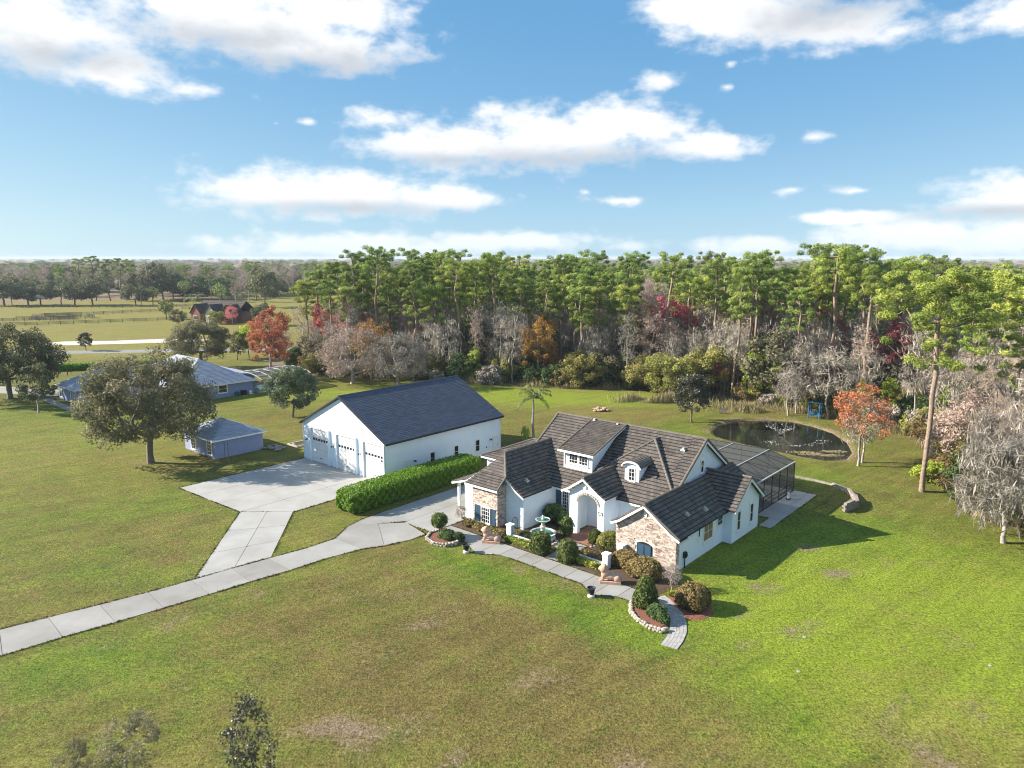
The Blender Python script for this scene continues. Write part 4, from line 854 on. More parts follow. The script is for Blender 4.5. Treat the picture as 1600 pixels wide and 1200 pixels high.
# low garage wing on the left
wall(H, [(-30.0, 8.7, 0), (-21, 8.7, 0), (-21, 17, 0), (-30.0, 17, 0)], (0, 0, 2.95), 'stucco')
tile_slope(H, [(-30.5, 8.2, 3), (-21, 8.2, 3), (-21, 12.7, 4.9), (-26, 12.7, 4.9)]); tile_slope(H, [(-30.5, 8.2, 3), (-26, 12.7, 4.9), (-30.5, 17.3, 3)]); tile_slope(H, [(-30.5, 17.3, 3), (-21, 17.3, 3), (-21, 12.7, 4.9), (-26, 12.7, 4.9)], row=.74)
ridge(H, (-26, 12.7, 4.93), (-21, 12.7, 4.93)); ridge(H, (-30.4, 8.3, 3.05), (-26, 12.7, 4.93)); b = B(); b.box(-30.5, -25.8, 8.14, 8.2, 2.78, 2.97); b.box(-30.56, -30.5, 8.2, 17.3, 2.78, 2.97); b.builds('fascia', MAT['trim'], H)
for p in ((-.95, 3.5, 4.02), (-.6, 6.4, 3.80), (-4.7, 9.7, 8.0), (-17.3, .9, 4.35), (-13.1, 10.95, 8.95), (-16.1, 11.0, 9.0)): vent(H, p, .42)
# ------------------------------------------------------------------ pool and screen cage
P_ = thing('pool_screen_cage', 'dark framed screen pool cage behind the white house', 'pool cage', W(-.4, 17.6), HA)
def scr():
    m, nt, N, L, P = nodes('insect screen'); P.inputs['Base Color'].default_value = (.10, .10, .105, 1); P.inputs['Roughness'].default_value = .8
    t = N('ShaderNodeBsdfTransparent'); ms = N('ShaderNodeMixShader'); ms.inputs[0].default_value = .42; L(t.outputs[0], ms.inputs[1]); L(P.outputs[0], ms.inputs[2]); L(ms.outputs[0], nt.nodes['Material Output'].inputs[0]); return m
MAT['screen'] = scr(); CL = 11.0; ns = 5; ze, zr = 3.5, 4.35
ts = np.linspace(0, CL, ns+1)
def part(name, mat, f, parent=P_, kind=None): b = B(); f(b); return b.build(name, MAT[mat], parent, kind)
for t in ts:
    part('post', 'bronze', lambda b: b.box(-.06, .02, t-.04, t+.04, 0, ze)); part('rafter', 'bronze', lambda b: (b.beam((0, t, ze), (-3.1, t, zr), .06, .09), b.beam((-3.1, t, zr), (-13, t, zr), .06, .09)))
for i in range(ns):
    a, c = ts[i]+.04, ts[i+1]-.04
    part('screen_panel', 'screen', lambda b: b.box(-.022, -.018, a, c, .1, ze-.05)); part('screen_panel', 'screen', lambda b: b.prism([(0, a, ze+.0), (0, c, ze+.0), (-3.1, c, zr), (-3.1, a, zr)], (0, 0, .004)))
    part('screen_panel', 'screen', lambda b: b.prism([(-3.1, a, zr), (-3.1, c, zr), (-13, c, zr), (-13, a, zr)], (0, 0, .004)))
    if i % 2: part('brace', 'bronze', lambda b: b.beam((0, a, ze), (-3.1, c, zr), .04, .05))
    else: part('brace', 'bronze', lambda b: b.beam((-3.1, a, zr), (0, c, ze), .04, .05))
part('eave_beam', 'alu', lambda b: b.beam((0, 0, ze), (0, CL, ze), .12, .12)); part('ridge_beam', 'alu', lambda b: b.beam((-3.1, 0, zr), (-3.1, CL, zr), .1, .1)); part('ridge_beam', 'alu', lambda b: b.beam((-7.5, 0, zr+.02), (-7.5, CL, zr+.02), .1, .1))
part('rail', 'bronze', lambda b: b.beam((0, 0, 1.05), (0, CL, 1.05), .05, .06)); part('sill_rail', 'bronze', lambda b: b.beam((0, 0, .06), (0, CL, .06), .06, .1))
for s in (-3.1, -6.4, -9.7, -13):
    part('post', 'bronze', lambda b: b.box(s-.04, s+.04, CL-.04, CL+.04, 0, zr))
part('screen_panel', 'screen', lambda b: b.prism([(0, CL, .1), (0, CL, ze), (-3.1, CL, zr), (-13, CL, zr), (-13, CL, .1)], (0, .004, 0)))
part('rail', 'bronze', lambda b: b.beam((0, CL, 1.05), (-13, CL, 1.05), .05, .06))
B().prism([(*xy(-13.4, 17.0), -.05), (*xy(-.45, 17.0), -.05), (*xy(-.45, 28.7), -.05), (*xy(-13.4, 28.7), -.05)], (0, 0, .09)).build('pool_deck', MAT['concnew'], None, 'structure')
o = thing('swimming_pool', 'blue green swimming pool inside the dark screen cage', 'pool', W(-5, 22.5), HA); part('coping', 'concrete', lambda b: [b.box(*k) for k in ((-3, 3, -4.4, -4.1, .03, .12), (-3, 3, 4.1, 4.4, .03, .12), (-3, -2.7, -4.1, 4.1, .03, .12), (2.7, 3, -4.1, 4.1, .03, .12))], o); part('water', 'poolw', lambda b: b.box(-2.7, 2.7, -4.1, 4.1, .03, .06), o)
for i, (s, t, l) in enumerate(((-1.4, 19.6, 'teal lounge chair in the pool cage nearest the house'), (-1.5, 21.6, 'teal lounge chair in the pool cage farther from the house'))):
    o = thing('lounge_chair', l, 'chair', W(s, t, .04), HA+.6, 'lounge chairs by the pool'); part('frame', 'alu', lambda b: (b.box(-.3, .3, -.8, .7, .26, .3), [b.box(x, x+.05, y, y+.05, 0, .26) for x in (-.3, .25) for y in (-.75, .6)]), o); part('cushion', 'green', lambda b: (b.box(-.28, .28, -.8, .25, .3, .38), b.prism([(-.28, .25, .3), (-.28, .8, .75), (-.28, .74, .82), (-.28, .2, .38)], (.56, 0, 0))), o)
o = thing('pool_pump', 'small white pump on the walk beside the pool cage', 'pump', W(.3, 25.2, .05), HA); part('body', 'white', lambda b: b.tube((0, 0, .1), (0, 0, .75), .14, .12, 10), o); part('base', 'dark', lambda b: b.box(-.2, .2, -.25, .25, 0, .1), o)

# ------------------------------------------------------------------ white garage
G_ = thing('garage', 'large white garage with three tall doors and dark shingle roof', 'garage', W(-55.0, -.35), HA)
GW, GL, GE, GR = 17.2, 20.1, 5.05, 9.45
b = B(); b.prism([(0, 0, 0), (GW, 0, 0), (GW, 0, GE), (GW/2, 0, GR-.2), (0, 0, GE)], (0, GL, 0)); b.build('wall', MAT['stucco'], G_)
sl = (GR-GE)/(GW/2)
for sg in (0, 1):
    x0, x1 = (-.4, GW/2) if sg == 0 else (GW+.4, GW/2); z0 = GE-.4*sl+.08
    tile_slope(G_, [(x0, -.35, z0), (x0, GL+.35, z0), (x1, GL+.35, GR+.08), (x1, -.35, GR+.08)], row=.30, wid=.9, lift=.012, thick=.14, mat='shingle', jit=.004, vr=1.)
b = B()
for x0 in (-.4, GW+.4): b.beam((x0, -.37, GE-.4*sl-.03), (GW/2, -.37, GR-.03), .05, .16); b.box(min(x0, x0-.03), max(x0, x0+.03), -.35, GL+.35, GE-.4*sl-.1, GE-.4*sl+.07)
b.builds('fascia', MAT['fascia'], G_); ridge(G_, (GW/2, -.35, GR+.06), (GW/2, GL+.35, GR+.06), 'shingle', .1)
for i, x0 in enumerate((2.05, 7.65, 13.1)):
    x1 = x0+3.75; o = B().box(x0, x1, -.02, .0, .03, 4.5).build('garage_door', MAT['trim'], G_)
    nr = 8; h = 4.4/nr
    for k in range(nr):
        B().box(x0+.02, x1-.02, -.055, -.021, .05+k*h, .05+(k+1)*h-.025).build('door_panel', MAT['white'], o)
    z0 = .05+5*h+.12
    for k in range(6):
        a = x0+.22+k*.58; B().box(a, a+.4, -.07, -.056, z0, z0+.3).build('pane', MAT['glass'], o)
    B().box(x0+1.7, x0+2.05, -.1, -.056, .6, .68).build('handle', MAT['dark'], o)
    f = B(); f.box(x0-.22, x0-.01, -.26, .0, 0, 4.72); f.box(x1+.01, x1+.22, -.26, .0, 0, 4.72); f.box(x0-.01, x1+.01, -.26, .0, 4.51, 4.72); f.builds('door_frame', MAT['stucco'], G_)
def lampw(parent, face, c, a, z):
    b = B()
    if face[0] == 't': b.box(a-.06, a+.06, c-.04, c, z-.1, z+.1); b.tube((a, c-.04, z+.05), (a, c-.3, z+.12), .02); b.tube((a, c-.3, z+.12), (a, c-.3, z-.06), .05, .16, 10)
    else: b.box(c, c+.04, a-.06, a+.06, z-.1, z+.1); b.tube((c+.04, a, z+.05), (c+.3, a, z+.12), .02); b.tube((c+.3, a, z+.12), (c+.3, a, z-.06), .05, .16, 10)
    b.build('wall_lamp', MAT['fascia'], parent)
for (x, y) in ((-.02, -.08), (GW+.02-.1, -.08), (GW+.03, GL-.1)): B().box(x, x+.1, y, y+.08, .05, GE-.15).build('downpipe', MAT['trim'], G_)
for x in (.95, 6.7, 12.2, 17.2-.5): lampw(G_, 't-', 0, x, 2.75)
for t0, t1 in ((2.75, 3.75), (18.6, 19.6)):
    o = B().box(GW, GW+.05, t0, t1, .03, 2.15).build('side_door', MAT['white'], G_); b = B(); b.box(GW+.002, GW+.08, t0-.1, t0-.005, .03, 2.25); b.box(GW+.002, GW+.08, t1+.005, t1+.1, .03, 2.25); b.box(GW+.002, GW+.08, t0-.005, t1+.005, 2.155, 2.25); b.build('door_frame', MAT['trim'], o); B().box(GW+.05, GW+.1, t1-.15, t1-.08, .95, 1.05).build('handle', MAT['dark'], o)
for t0 in (6.9, 11.1, 15.1): window(G_, 's+', GW, t0, t0+.85, .75, 2.4, 1, 2, surround=.08)
lampw(G_, 's+', GW, 4.3, 1.9); lampw(G_, 's+', GW, 18.0, 1.95)
b = B(); b.box(GW, GW+.12, 5.0, 5.3, .6, 1.0); b.box(GW, GW+.1, 5.5, 5.75, .7, .95); b.box(GW, GW+.06, 17.2, 17.35, .9, 1.1); b.builds('utility_box', MAT['dark'], G_)
b = B(); b.box(GW+.4, GW+.52, -.3, GL+.3, GE-.4*sl-.12, GE-.4*sl+.02); b.build('gutter', MAT['fascia'], G_)
B().prism([(*xy(-37.8, 18.5), -.05), (*xy(-34.5, 18.5), -.05), (*xy(-34.5, 21.5), -.05), (*xy(-37.8, 21.5), -.05)], (0, 0, .075)).build('concrete_pad', MAT['concnew'], None, 'structure')

# ------------------------------------------------------------------ shed and neighbours
def hip(parent, x0, x1, y0, y1, ze, zr, mat, ov=.4, row=.32, along_x=True, fasc='trim'):
    x0 -= ov; x1 += ov; y0 -= ov; y1 += ov; k = dict(row=row, wid=.9, lift=.014, thick=.12, mat=mat, jit=.005)
    if along_x:
        ym = (y0+y1)/2; d = (y1-y0)/2; d = min(d, (x1-x0)/2-.01); a, c = (x0+d, ym, zr), (x1-d, ym, zr)
        tile_slope(parent, [(x0, y0, ze), (x1, y0, ze), c, a], **k); tile_slope(parent, [(x1, y1, ze), (x0, y1, ze), a, c], **k); tile_slope(parent, [(x1, y0, ze), (x1, y1, ze), c], **k); tile_slope(parent, [(x0, y1, ze), (x0, y0, ze), a], **k)
    else:
        xm = (x0+x1)/2; d = (x1-x0)/2; d = min(d, (y1-y0)/2-.01); a, c = (xm, y0+d, zr), (xm, y1-d, zr)
        tile_slope(parent, [(x1, y0, ze), (x1, y1, ze), c, a], **k); tile_slope(parent, [(x0, y1, ze), (x0, y0, ze), a, c], **k); tile_slope(parent, [(x0, y0, ze), (x1, y0, ze), a], **k); tile_slope(parent, [(x1, y1, ze), (x0, y1, ze), c], **k)
    ridge(parent, a, c, mat, .08, .8)
    b = B(); e = .04
    for bx in ((x0, x1, y0-e, y0), (x0, x1, y1, y1+e), (x0-e, x0, y0, y1), (x1, x1+e, y0, y1)): b.box(*bx, ze-.2, ze-.005)
    b.box(x0+.01, x1-.01, y0+.01, y1-.01, ze-.19, ze-.14); b.builds('fascia', MAT[fasc], parent)
S_ = thing('shed', 'small blue grey shed with hipped shingle roof beside the big oak', 'shed', W(-63.3, -8.6), HA)
B().box(-8.6, 0, 0, 7.0, 0, 2.5).build('wall', MAT['greywall'], S_); hip(S_, -8.6, 0, 0, 7.0, 2.62, 4.35, 'gshingle', .45)
for a in (-6.7, -2.1): window(S_, 't-', 0, a, a+1.25, .35, 2.3, 2, 4, surround=.14)
Nb = thing('neighbour_house', 'blue grey house with long grey shingle roof behind the oak', 'house', (-57.3, 133.6, 0), HA)
B().box(-24, 0, 0, 9.2, 0, 2.6).build('wall', MAT['greywall'], Nb); B().box(-24, -8, 9.2, 14, 0, 2.6).build('wall', MAT['greywall'], Nb); B().box(-23, -13.6, -18, 0, 0, 2.6).build('wall', MAT['greywall'], Nb)
hip(Nb, -24, 0, -5.2, 9.2, 2.7, 6.9, 'gshingle', .5, .4); hip(Nb, -23, -13.6, -18, 4, 2.72, 5.2, 'gshingle', .5, .4, False)
for a in (2.0,): window(Nb, 's+', 0, a, a+1.7, .9, 2.4, 1, 2, surround=.14)
for a in (-22.4, -21.2): window(Nb, 't-', -18, a, a+.8, .4, 2.3, 1, 2, surround=.1)
for a in (-17.5, -15.6, -14.6): window(Nb, 't-', -18, a, a+.7, .2, 2.3, 1, 2, surround=.1)
Nc = thing('neighbour_pool_cage', 'arched screen pool cage behind the blue grey house', 'pool cage', (-57.3, 133.6, 0), HA)
ax_ = [(-10, 2.8), (-8, 3.3), (-5, 3.65), (-2, 3.65), (.6, 3.3), (2.2, 2.8)]
for t in np.linspace(9.8, 21, 6):
    b = B()
    for p, q in zip(ax_[:-1], ax_[1:]): b.beam((p[0], t, p[1]), (q[0], t, q[1]), .12, .12)
    b.build('rafter', MAT['alu'], Nc); b = B(); b.box(2.16, 2.26, t-.05, t+.05, 0, 2.8); b.build('post', MAT['bronze'], Nc)
for p in ax_: b = B(); b.beam((p[0], 9.8, p[1]+.03), (p[0], 21, p[1]+.03), .09, .09); b.build('purlin', MAT['alu'], Nc)
for p, q in zip(ax_[:-1], ax_[1:]): b = B(); b.prism([(p[0], 9.8, p[1]-.06), (q[0], 9.8, q[1]-.06), (q[0], 21, q[1]-.06), (p[0], 21, p[1]-.06)], (0, 0, .005)); b.build('screen_panel', MAT['screen'], Nc)
B().box(2.2, 2.205, 9.8, 21, .05, 2.8).build('screen_panel', MAT['screen'], Nc); B().box(-10, 2.1, 9.8, 21, -.02, .06).build('deck', MAT['concnew'], Nc); B().box(-7, 0, 12, 18, .06, .1).build('pool_water', MAT['poolw'], Nc)
def nbpt(s, t): return Vector((-57.3, 133.6, 0))+UX*s+VX*t
for nm, lb, ct, s, t, mk in (('air_conditioner', 'dark air conditioner against the blue grey house wall', 'air conditioner', .9, 6.6, 'dark'), ('hose_reel', 'green hose reel against the blue grey house wall', 'hose reel', .7, 5.3, 'green'), ('pump', 'white pump beside the dark air conditioner', 'pump', .9, 8.0, 'white')):
    o = thing(nm, lb, ct, nbpt(s, t), HA)
    if nm == 'air_conditioner': part('body', mk, lambda b: b.box(-.45, .45, -.45, .45, .08, .95), o); part('fan_grille', 'fascia', lambda b: b.tube((0, 0, .95), (0, 0, 1.02), .38, .36, 14), o); part('pad', 'concrete', lambda b: b.box(-.55, .55, -.55, .55, 0, .08), o)
    elif nm == 'hose_reel': part('reel', mk, lambda b: b.tube((-.2, 0, .5), (.2, 0, .5), .42, .42, 14), o); part('stand', mk, lambda b: b.box(-.3, .3, -.1, .1, 0, .5), o)
    else: part('tank', mk, lambda b: b.lathe([(.25, 0), (.28, .5), (.18, .75), (.05, .8)]), o); part('pipe', mk, lambda b: b.tube((.2, 0, .15), (.7, .3, .15), .05), o)
Rh = thing('red_house', 'distant red house with dark gabled roof beyond the pasture', 'house', (-133, 303, 0), R(-22))
B().box(0, 22, 0, 11, 0, 4.2).build('wall', MAT['redwall'], Rh)
tile_slope(Rh, [(-.6, -.6, 4.0), (22.6, -.6, 4.0), (22.6, 5.5, 8.6), (-.6, 5.5, 8.6)], row=1.2, wid=2, mat='darkroof'); tile_slope(Rh, [(-.6, 11.6, 4.0), (22.6, 11.6, 4.0), (22.6, 5.5, 8.6), (-.6, 5.5, 8.6)], row=1.2, wid=2, mat='darkroof')
for i, x in enumerate((.5, 8.5, 17.0)):
    wall(Rh, [(x, -3, 0), (x+5, -3, 0), (x+5, -3, 3.8), (x+2.5, -3, 7.0), (x, -3, 3.8)], (0, 6, 0), 'redwall' if i != 1 else 'mortar', 'gable_wall')
    for sg in (-1, 1): tile_slope(Rh, [(x+2.5, -3.4, 7.4), (x+2.5, 4.5, 7.4), (x+2.5+sg*3, 4.5, 3.6), (x+2.5+sg*3, -3.4, 3.6)], row=1.2, wid=2, mat='darkroof')
    b = B(); b.box(x+1.6, x+3.4, -3.06, -3.0, 1.0, 2.8); b.build('window', MAT['trim'], Rh); B().box(x+1.75, x+3.25, -3.09, -3.061, 1.15, 2.65).build('pane', MAT['glass'], Rh)
def barn(x, y, rz, w, l, h, label, wallm='white', roofm='asphalt'):
    o = thing('barn', label, 'barn', (x, y, 0), rz); B().box(0, l, 0, w, 0, h).build('wall', MAT[wallm], o)
    for y0 in (-.4, w+.4): B().prism([(-.4, y0, h), (l+.4, y0, h), (l+.4, w/2, h*1.5), (-.4, w/2, h*1.5)], (0, 0, .15)).build('roof_slope', MAT[roofm], o)
    for k in range(3): B().box(l*(.15+.3*k), l*(.15+.3*k)+l*.12, -.04, 0, .1, h*.7).build('door', MAT['dark'], o)
barn(-345, 500, R(-8), 9, 20, 4, 'long low white barn glimpsed between far left trees', 'white', 'concrete'); barn(-88, 330, R(-20), 10, 16, 3.4, 'pale roofed outbuilding behind the orange maple', 'sand', 'concrete')

# ------------------------------------------------------------------ forecourt: low walls, railings, statues, fountain
def lowwall(label, pts, h, pil, name='garden_wall', fence=True):
    o = thing(name, label, 'garden wall', W(*pts[0]), HA); s0, t0 = pts[0]; L_ = [(p[0]-s0, p[1]-t0) for p in pts]
    for p, q in zip(L_[:-1], L_[1:]):
        d = (Vector(q)-Vector(p)).normalized(); n = Vector((-d.y, d.x))*.13
        B().prism([(*(Vector(p)-n), 0), (*(Vector(q)-n), 0), (*(Vector(q)+n), 0), (*(Vector(p)+n), 0)], (0, 0, h)).build('wall', MAT['stucco'], o)
    for (s, t) in pil:
        x, y = s-s0, t-t0; b = B(); b.box(x-.27, x+.27, y-.27, y+.27, 0, 1.25); b.box(x-.33, x+.33, y-.33, y+.33, 1.25, 1.36); b.build('pillar', MAT['stucco'], o)
    return o
def railing(label, p, q, h0, h, arch=0.):
    o = thing('iron_railing', label, 'railing', W(*p, h0), HA); d = (Vector(q)-Vector(p)); l = d.length; d.normalize(); n = int(l/.14)
    top = lambda x: h+arch*math.sin(math.pi*x/l)
    b = B(); k = 8
    for i in range(k): a, c = l*i/k, l*(i+1)/k; b.beam((*(d*a), top(a)), (*(d*c), top(c)), .04, .04)
    b.build('top_rail', MAT['iron'], o); B().beam((0, 0, .08), (*(d*l), .08), .035, .035).build('bottom_rail', MAT['iron'], o)
    for i in range(n+1):
        x = l*i/n; B().tube((*(d*x), 0), (*(d*x), top(x)), .012, n=4).build('bar', MAT['iron'], o)
lowwall('low white forecourt wall with end pillar left of the entry path', [(-15.8, -3.3), (-10.9, -3.3)], .42, [(-15.8, -3.3)])
lowwall('low white forecourt wall with two pillars beside the brick wing', [(-8.5, -3.0), (-5.0, -3.0), (-5.05, -.45)], .42, [(-5.0, -3.0), (-5.05, -.5)])
railing('black iron railing on the low wall left of the entry path', (-15.5, -3.3), (-11.0, -3.3), .42, .75, .25)
railing('black iron railing on the low wall beside the brick wing', (-8.4, -3.0), (-5.3, -3.0), .42, .65, .2)
railing('short black iron railing in the right half of the forecourt', (-8.3, -1.2), (-5.6, -1.2), .05, .7, .2)
o = thing('iron_gate', 'arched black iron gate beside the left forecourt pillar', 'gate', W(-16.05, -2.9), HA)
b = B()
for i in range(13):
    a0, a1 = math.pi*i/13, math.pi*(i+1)/13; b.tube((0, .55-.45*math.cos(a0), 1.2+.5*math.sin(a0)), (0, .55-.45*math.cos(a1), 1.2+.5*math.sin(a1)), .03, n=5)
b.tube((0, .1, 0), (0, .1, 1.2), .03, n=5); b.tube((0, 1.0, 0), (0, 1.0, 1.2), .03, n=5); b.build('frame', MAT['iron'], o)
for k in range(5): x = .25+k*.15; B().tube((0, x, .1), (0, x, 1.2+.5*math.sqrt(max(0, 1-((x-.55)/.45)**2))), .012, n=4).build('bar', MAT['iron'], o)
MAT['fountain'] = M('cast stone fountain', (.62, .60, .55), (.48, .46, .42), 4, .8, .3, 20); MAT['fwater'] = M('fountain water', (.03, .16, .12), (.05, .22, .17), 2, .05, spec=.6)
o = thing('garden_fountain', 'two tier stone fountain with green water in the forecourt', 'fountain', W(-13.4, -1.3), HA)
part('basin', 'fountain', lambda b: b.lathe([(1.15, 0), (1.25, .1), (1.15, .2), (1.2, .48), (1.28, .52), (1.28, .56), (1.1, .56), (1.06, .3), (0, .3)], n=28), o); part('basin_water', 'fwater', lambda b: b.lathe([(1.07, .40), (1.07, .47), (0.01, .47)], n=28), o)
part('pedestal', 'fountain', lambda b: b.lathe([(.34, .3), (.34, .5), (.22, .6), (.2, .95), (.3, 1.15), (.16, 1.25), (.16, 1.5), (.3, 1.62)], n=16), o)
part('upper_bowl', 'fountain', lambda b: b.lathe([(.12, 1.55), (.4, 1.62), (.66, 1.8), (.72, 1.86), (.66, 1.88), (.55, 1.8), (0.01, 1.78)], n=24), o); part('upper_water', 'fwater', lambda b: b.lathe([(.56, 1.79), (.58, 1.84), (.01, 1.84)], n=20), o); part('finial', 'fountain', lambda b: b.lathe([(.12, 1.78), (.14, 1.95), (.06, 2.05), (.13, 2.16), (.02, 2.3)], n=12), o)
b = B(); g = np.random.default_rng(4); c0 = W(-11.7, -1.9)
base = B().prism([(*xy(-12.2+1.0*math.cos(t), -1.9+1.0*math.sin(t)), -.02) for t in np.linspace(0, 6.28, 20)[:-1]], (0, 0, .09)).build('flagstone_patio', MAT['joint'], None, 'structure')
for i in range(26):
    r = .9*math.sqrt(g.random()); t = g.random()*6.28; s, q = -12.2+r*math.cos(t), -1.9+r*math.sin(t); k = [(*xy(s+.16*math.cos(a), q+.16*math.sin(a)), .06) for a in np.linspace(0, 6.28, 7)[:-1]]; b.prism(k, (0, 0, .03+.004*i*.3), g.random())
b.build('flagstone', MAT['pave'], base, 'stuff')
import bmesh
def blobs(name, ells, mat, parent, voxel=.045):
    bm = bmesh.new()
    for (x, y, z, rx, ry, rz, ay) in ells:
        m = Matrix.Translation((x, y, z)) @ Matrix.Rotation(ay, 4, 'Y') @ Matrix.Diagonal((rx, ry, rz, 1)); bmesh.ops.create_icosphere(bm, subdivisions=3, radius=1, matrix=m)
    me = bpy.data.meshes.new(name); bm.to_mesh(me); bm.free(); o = link(name, me, MAT[mat], parent)
    r = o.modifiers.new('remesh', 'REMESH'); r.mode = 'VOXEL'; r.voxel_size = voxel; r.use_smooth_shade = True
    s = o.modifiers.new('smooth', 'SMOOTH'); s.factor = .6; s.iterations = 4; return o
def lion(label, s, t, rz):
    o = thing('lion_statue', label, 'statue', W(s, t, .04), HA+rz, 'stone lions beside the front walk')
    part('plinth', 'lion', lambda b: b.box(-.95, .75, -.42, .42, 0, .22), o)
    E_ = [(-.15, 0, .55, .72, .33, .30, .12), (.45, .2, .45, .32, .18, .30, 0), (.45, -.2, .45, .32, .18, .30, 0), (.5, .24, .28, .34, .11, .09, 0), (.5, -.24, .28, .34, .11, .09, 0),     # trunk, haunches, hind feet
          (-.55, 0, .78, .34, .33, .40, .5), (-.66, 0, 1.16, .36, .36, .38, 0), (-.86, 0, 1.22, .22, .22, .22, 0), (-1.02, 0, 1.14, .14, .14, .11, 0),                                      # chest, mane, head, muzzle
          (-.6, .22, 1.46, .07, .09, .1, 0), (-.6, -.22, 1.46, .07, .09, .1, 0), (-.72, .2, .5, .11, .1, .34, 0), (-.72, -.2, .5, .11, .1, .34, 0), (-.86, .2, .27, .2, .11, .08, 0), (-.86, -.2, .27, .2, .11, .08, 0),   # ears, front legs, paws
          (-.93, .09, 1.28, .06, .05, .05, 0), (-.93, -.09, 1.28, .06, .05, .05, 0), (.7, .1, .4, .09, .07, .2, .4), (.74, .24, .3, .07, .16, .07, 0)]
    blobs('body', E_, 'lion', o)
lion('pinkish stone lion beside the walk in front of the stone bay', -16.2, -5.35, R(30)); lion('pinkish stone lion beside the walk in front of the brick wing', -3.0, -5.2, R(30))
def pot(label, s, t):
    o = thing('planter_pot', label, 'planter', W(s, t, 0), HA, 'dark planters at the lawn edge'); part('foot', 'fountain', lambda b: b.lathe([(.3, 0), (.3, .12), (.18, .2)]), o); part('pot', 'fascia', lambda b: b.lathe([(.16, .2), (.24, .35), (.3, .7), (.36, .76), (.3, .76), (.26, .68), (.01, .66)]), o)
pot('dark planter at the lawn edge near the left stone lion', -16.5, -8.6); pot('dark planter at the lawn edge near the right stone lion', -2.9, -8.3)

# ------------------------------------------------------------------ clipped shrubs and hedges
def sup(n, a, b_, c, e, seed, flatb=True):
    "points and normals on a superellipsoid, upper part and sides"
    g = np.random.default_rng(seed); d = g.normal(size=(n, 3)); d /= np.linalg.norm(d, axis=1, keepdims=True)
    k = (np.abs(d)**e).sum(1)**(-1/e); p = d*k[:, None]; nn = np.sign(p)*np.abs(p)**(e-1)/np.array([a, b_, c]); p = p*np.array([a, b_, c]); return p, nn/np.linalg.norm(nn, axis=1, keepdims=True), g
def clipped(name, label, s, t, a, b_, h, leafm, n=2600, lsize=.085, e=2.6, seed=1, stem=0, group=None, world=None, rz=None, cone=0., rough=.10, cat_='shrub'):
    loc = W(s, t) if world is None else Vector(world); o = thing(name, label, cat_, loc, HA if rz is None else rz, group)
    p, nn, g = sup(n, a, b_, h/2, e, seed); lump = 1+rough*np.sin(p[:, 0]*3.1/a+seed)*np.cos(p[:, 1]*2.7/b_+seed*2)+rough*.8*np.sin(p[:, 2]*5/h+p[:, 0]*4/a)
    if cone: f = 1-cone*np.clip((p[:, 2]/h+.5), 0, 1)**1.5; p[:, :2] *= f[:, None]
    hf = np.sin(p[:, 0]*7.3+seed)*np.sin(p[:, 1]*6.7+seed*1.7)*np.sin(p[:, 2]*6.1+seed*.6)
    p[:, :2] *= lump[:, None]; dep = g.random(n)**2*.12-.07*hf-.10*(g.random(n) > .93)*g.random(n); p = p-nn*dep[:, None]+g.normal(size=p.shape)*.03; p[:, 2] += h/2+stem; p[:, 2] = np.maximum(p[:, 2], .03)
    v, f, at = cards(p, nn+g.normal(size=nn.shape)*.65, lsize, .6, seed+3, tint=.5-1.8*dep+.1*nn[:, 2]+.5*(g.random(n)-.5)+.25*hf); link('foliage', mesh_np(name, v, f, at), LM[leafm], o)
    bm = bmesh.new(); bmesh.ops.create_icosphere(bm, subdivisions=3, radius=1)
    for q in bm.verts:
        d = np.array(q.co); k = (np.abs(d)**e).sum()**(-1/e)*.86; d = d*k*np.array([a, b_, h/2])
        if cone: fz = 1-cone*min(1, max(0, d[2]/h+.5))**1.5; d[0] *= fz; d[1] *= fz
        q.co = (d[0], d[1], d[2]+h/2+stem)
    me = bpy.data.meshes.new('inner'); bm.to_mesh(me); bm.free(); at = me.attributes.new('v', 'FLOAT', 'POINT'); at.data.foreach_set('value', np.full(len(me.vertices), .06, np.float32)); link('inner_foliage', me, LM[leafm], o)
    b = B(); b.tube((0, 0, -.05), (0, 0, stem+h*.4), .06+.02*h, .03); b.build('stem', MAT['bark'], o); return o
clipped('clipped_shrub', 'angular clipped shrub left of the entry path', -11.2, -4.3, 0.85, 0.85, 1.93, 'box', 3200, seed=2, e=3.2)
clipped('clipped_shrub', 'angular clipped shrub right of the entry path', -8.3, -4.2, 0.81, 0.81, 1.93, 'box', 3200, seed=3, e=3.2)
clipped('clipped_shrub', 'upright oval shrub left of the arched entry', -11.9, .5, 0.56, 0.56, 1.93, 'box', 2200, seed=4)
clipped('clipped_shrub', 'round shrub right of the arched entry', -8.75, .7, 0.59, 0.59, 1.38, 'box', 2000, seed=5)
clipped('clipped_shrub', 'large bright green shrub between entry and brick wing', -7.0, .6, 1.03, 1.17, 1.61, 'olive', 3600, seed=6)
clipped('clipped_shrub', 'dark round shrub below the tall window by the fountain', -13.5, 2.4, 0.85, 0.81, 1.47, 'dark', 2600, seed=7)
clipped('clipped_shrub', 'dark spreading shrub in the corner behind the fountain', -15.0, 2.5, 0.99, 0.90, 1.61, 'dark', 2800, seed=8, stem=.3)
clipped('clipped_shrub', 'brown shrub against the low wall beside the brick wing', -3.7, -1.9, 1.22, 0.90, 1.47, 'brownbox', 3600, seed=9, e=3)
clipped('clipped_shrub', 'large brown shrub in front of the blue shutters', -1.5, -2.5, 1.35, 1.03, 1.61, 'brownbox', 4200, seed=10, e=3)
clipped('clipped_shrub', 'big round bronze shrub on the lawn by the paver path', 4.0, -4.6, 1.22, 1.22, 1.75, 'brownbox', 5000, seed=11, e=2.7)
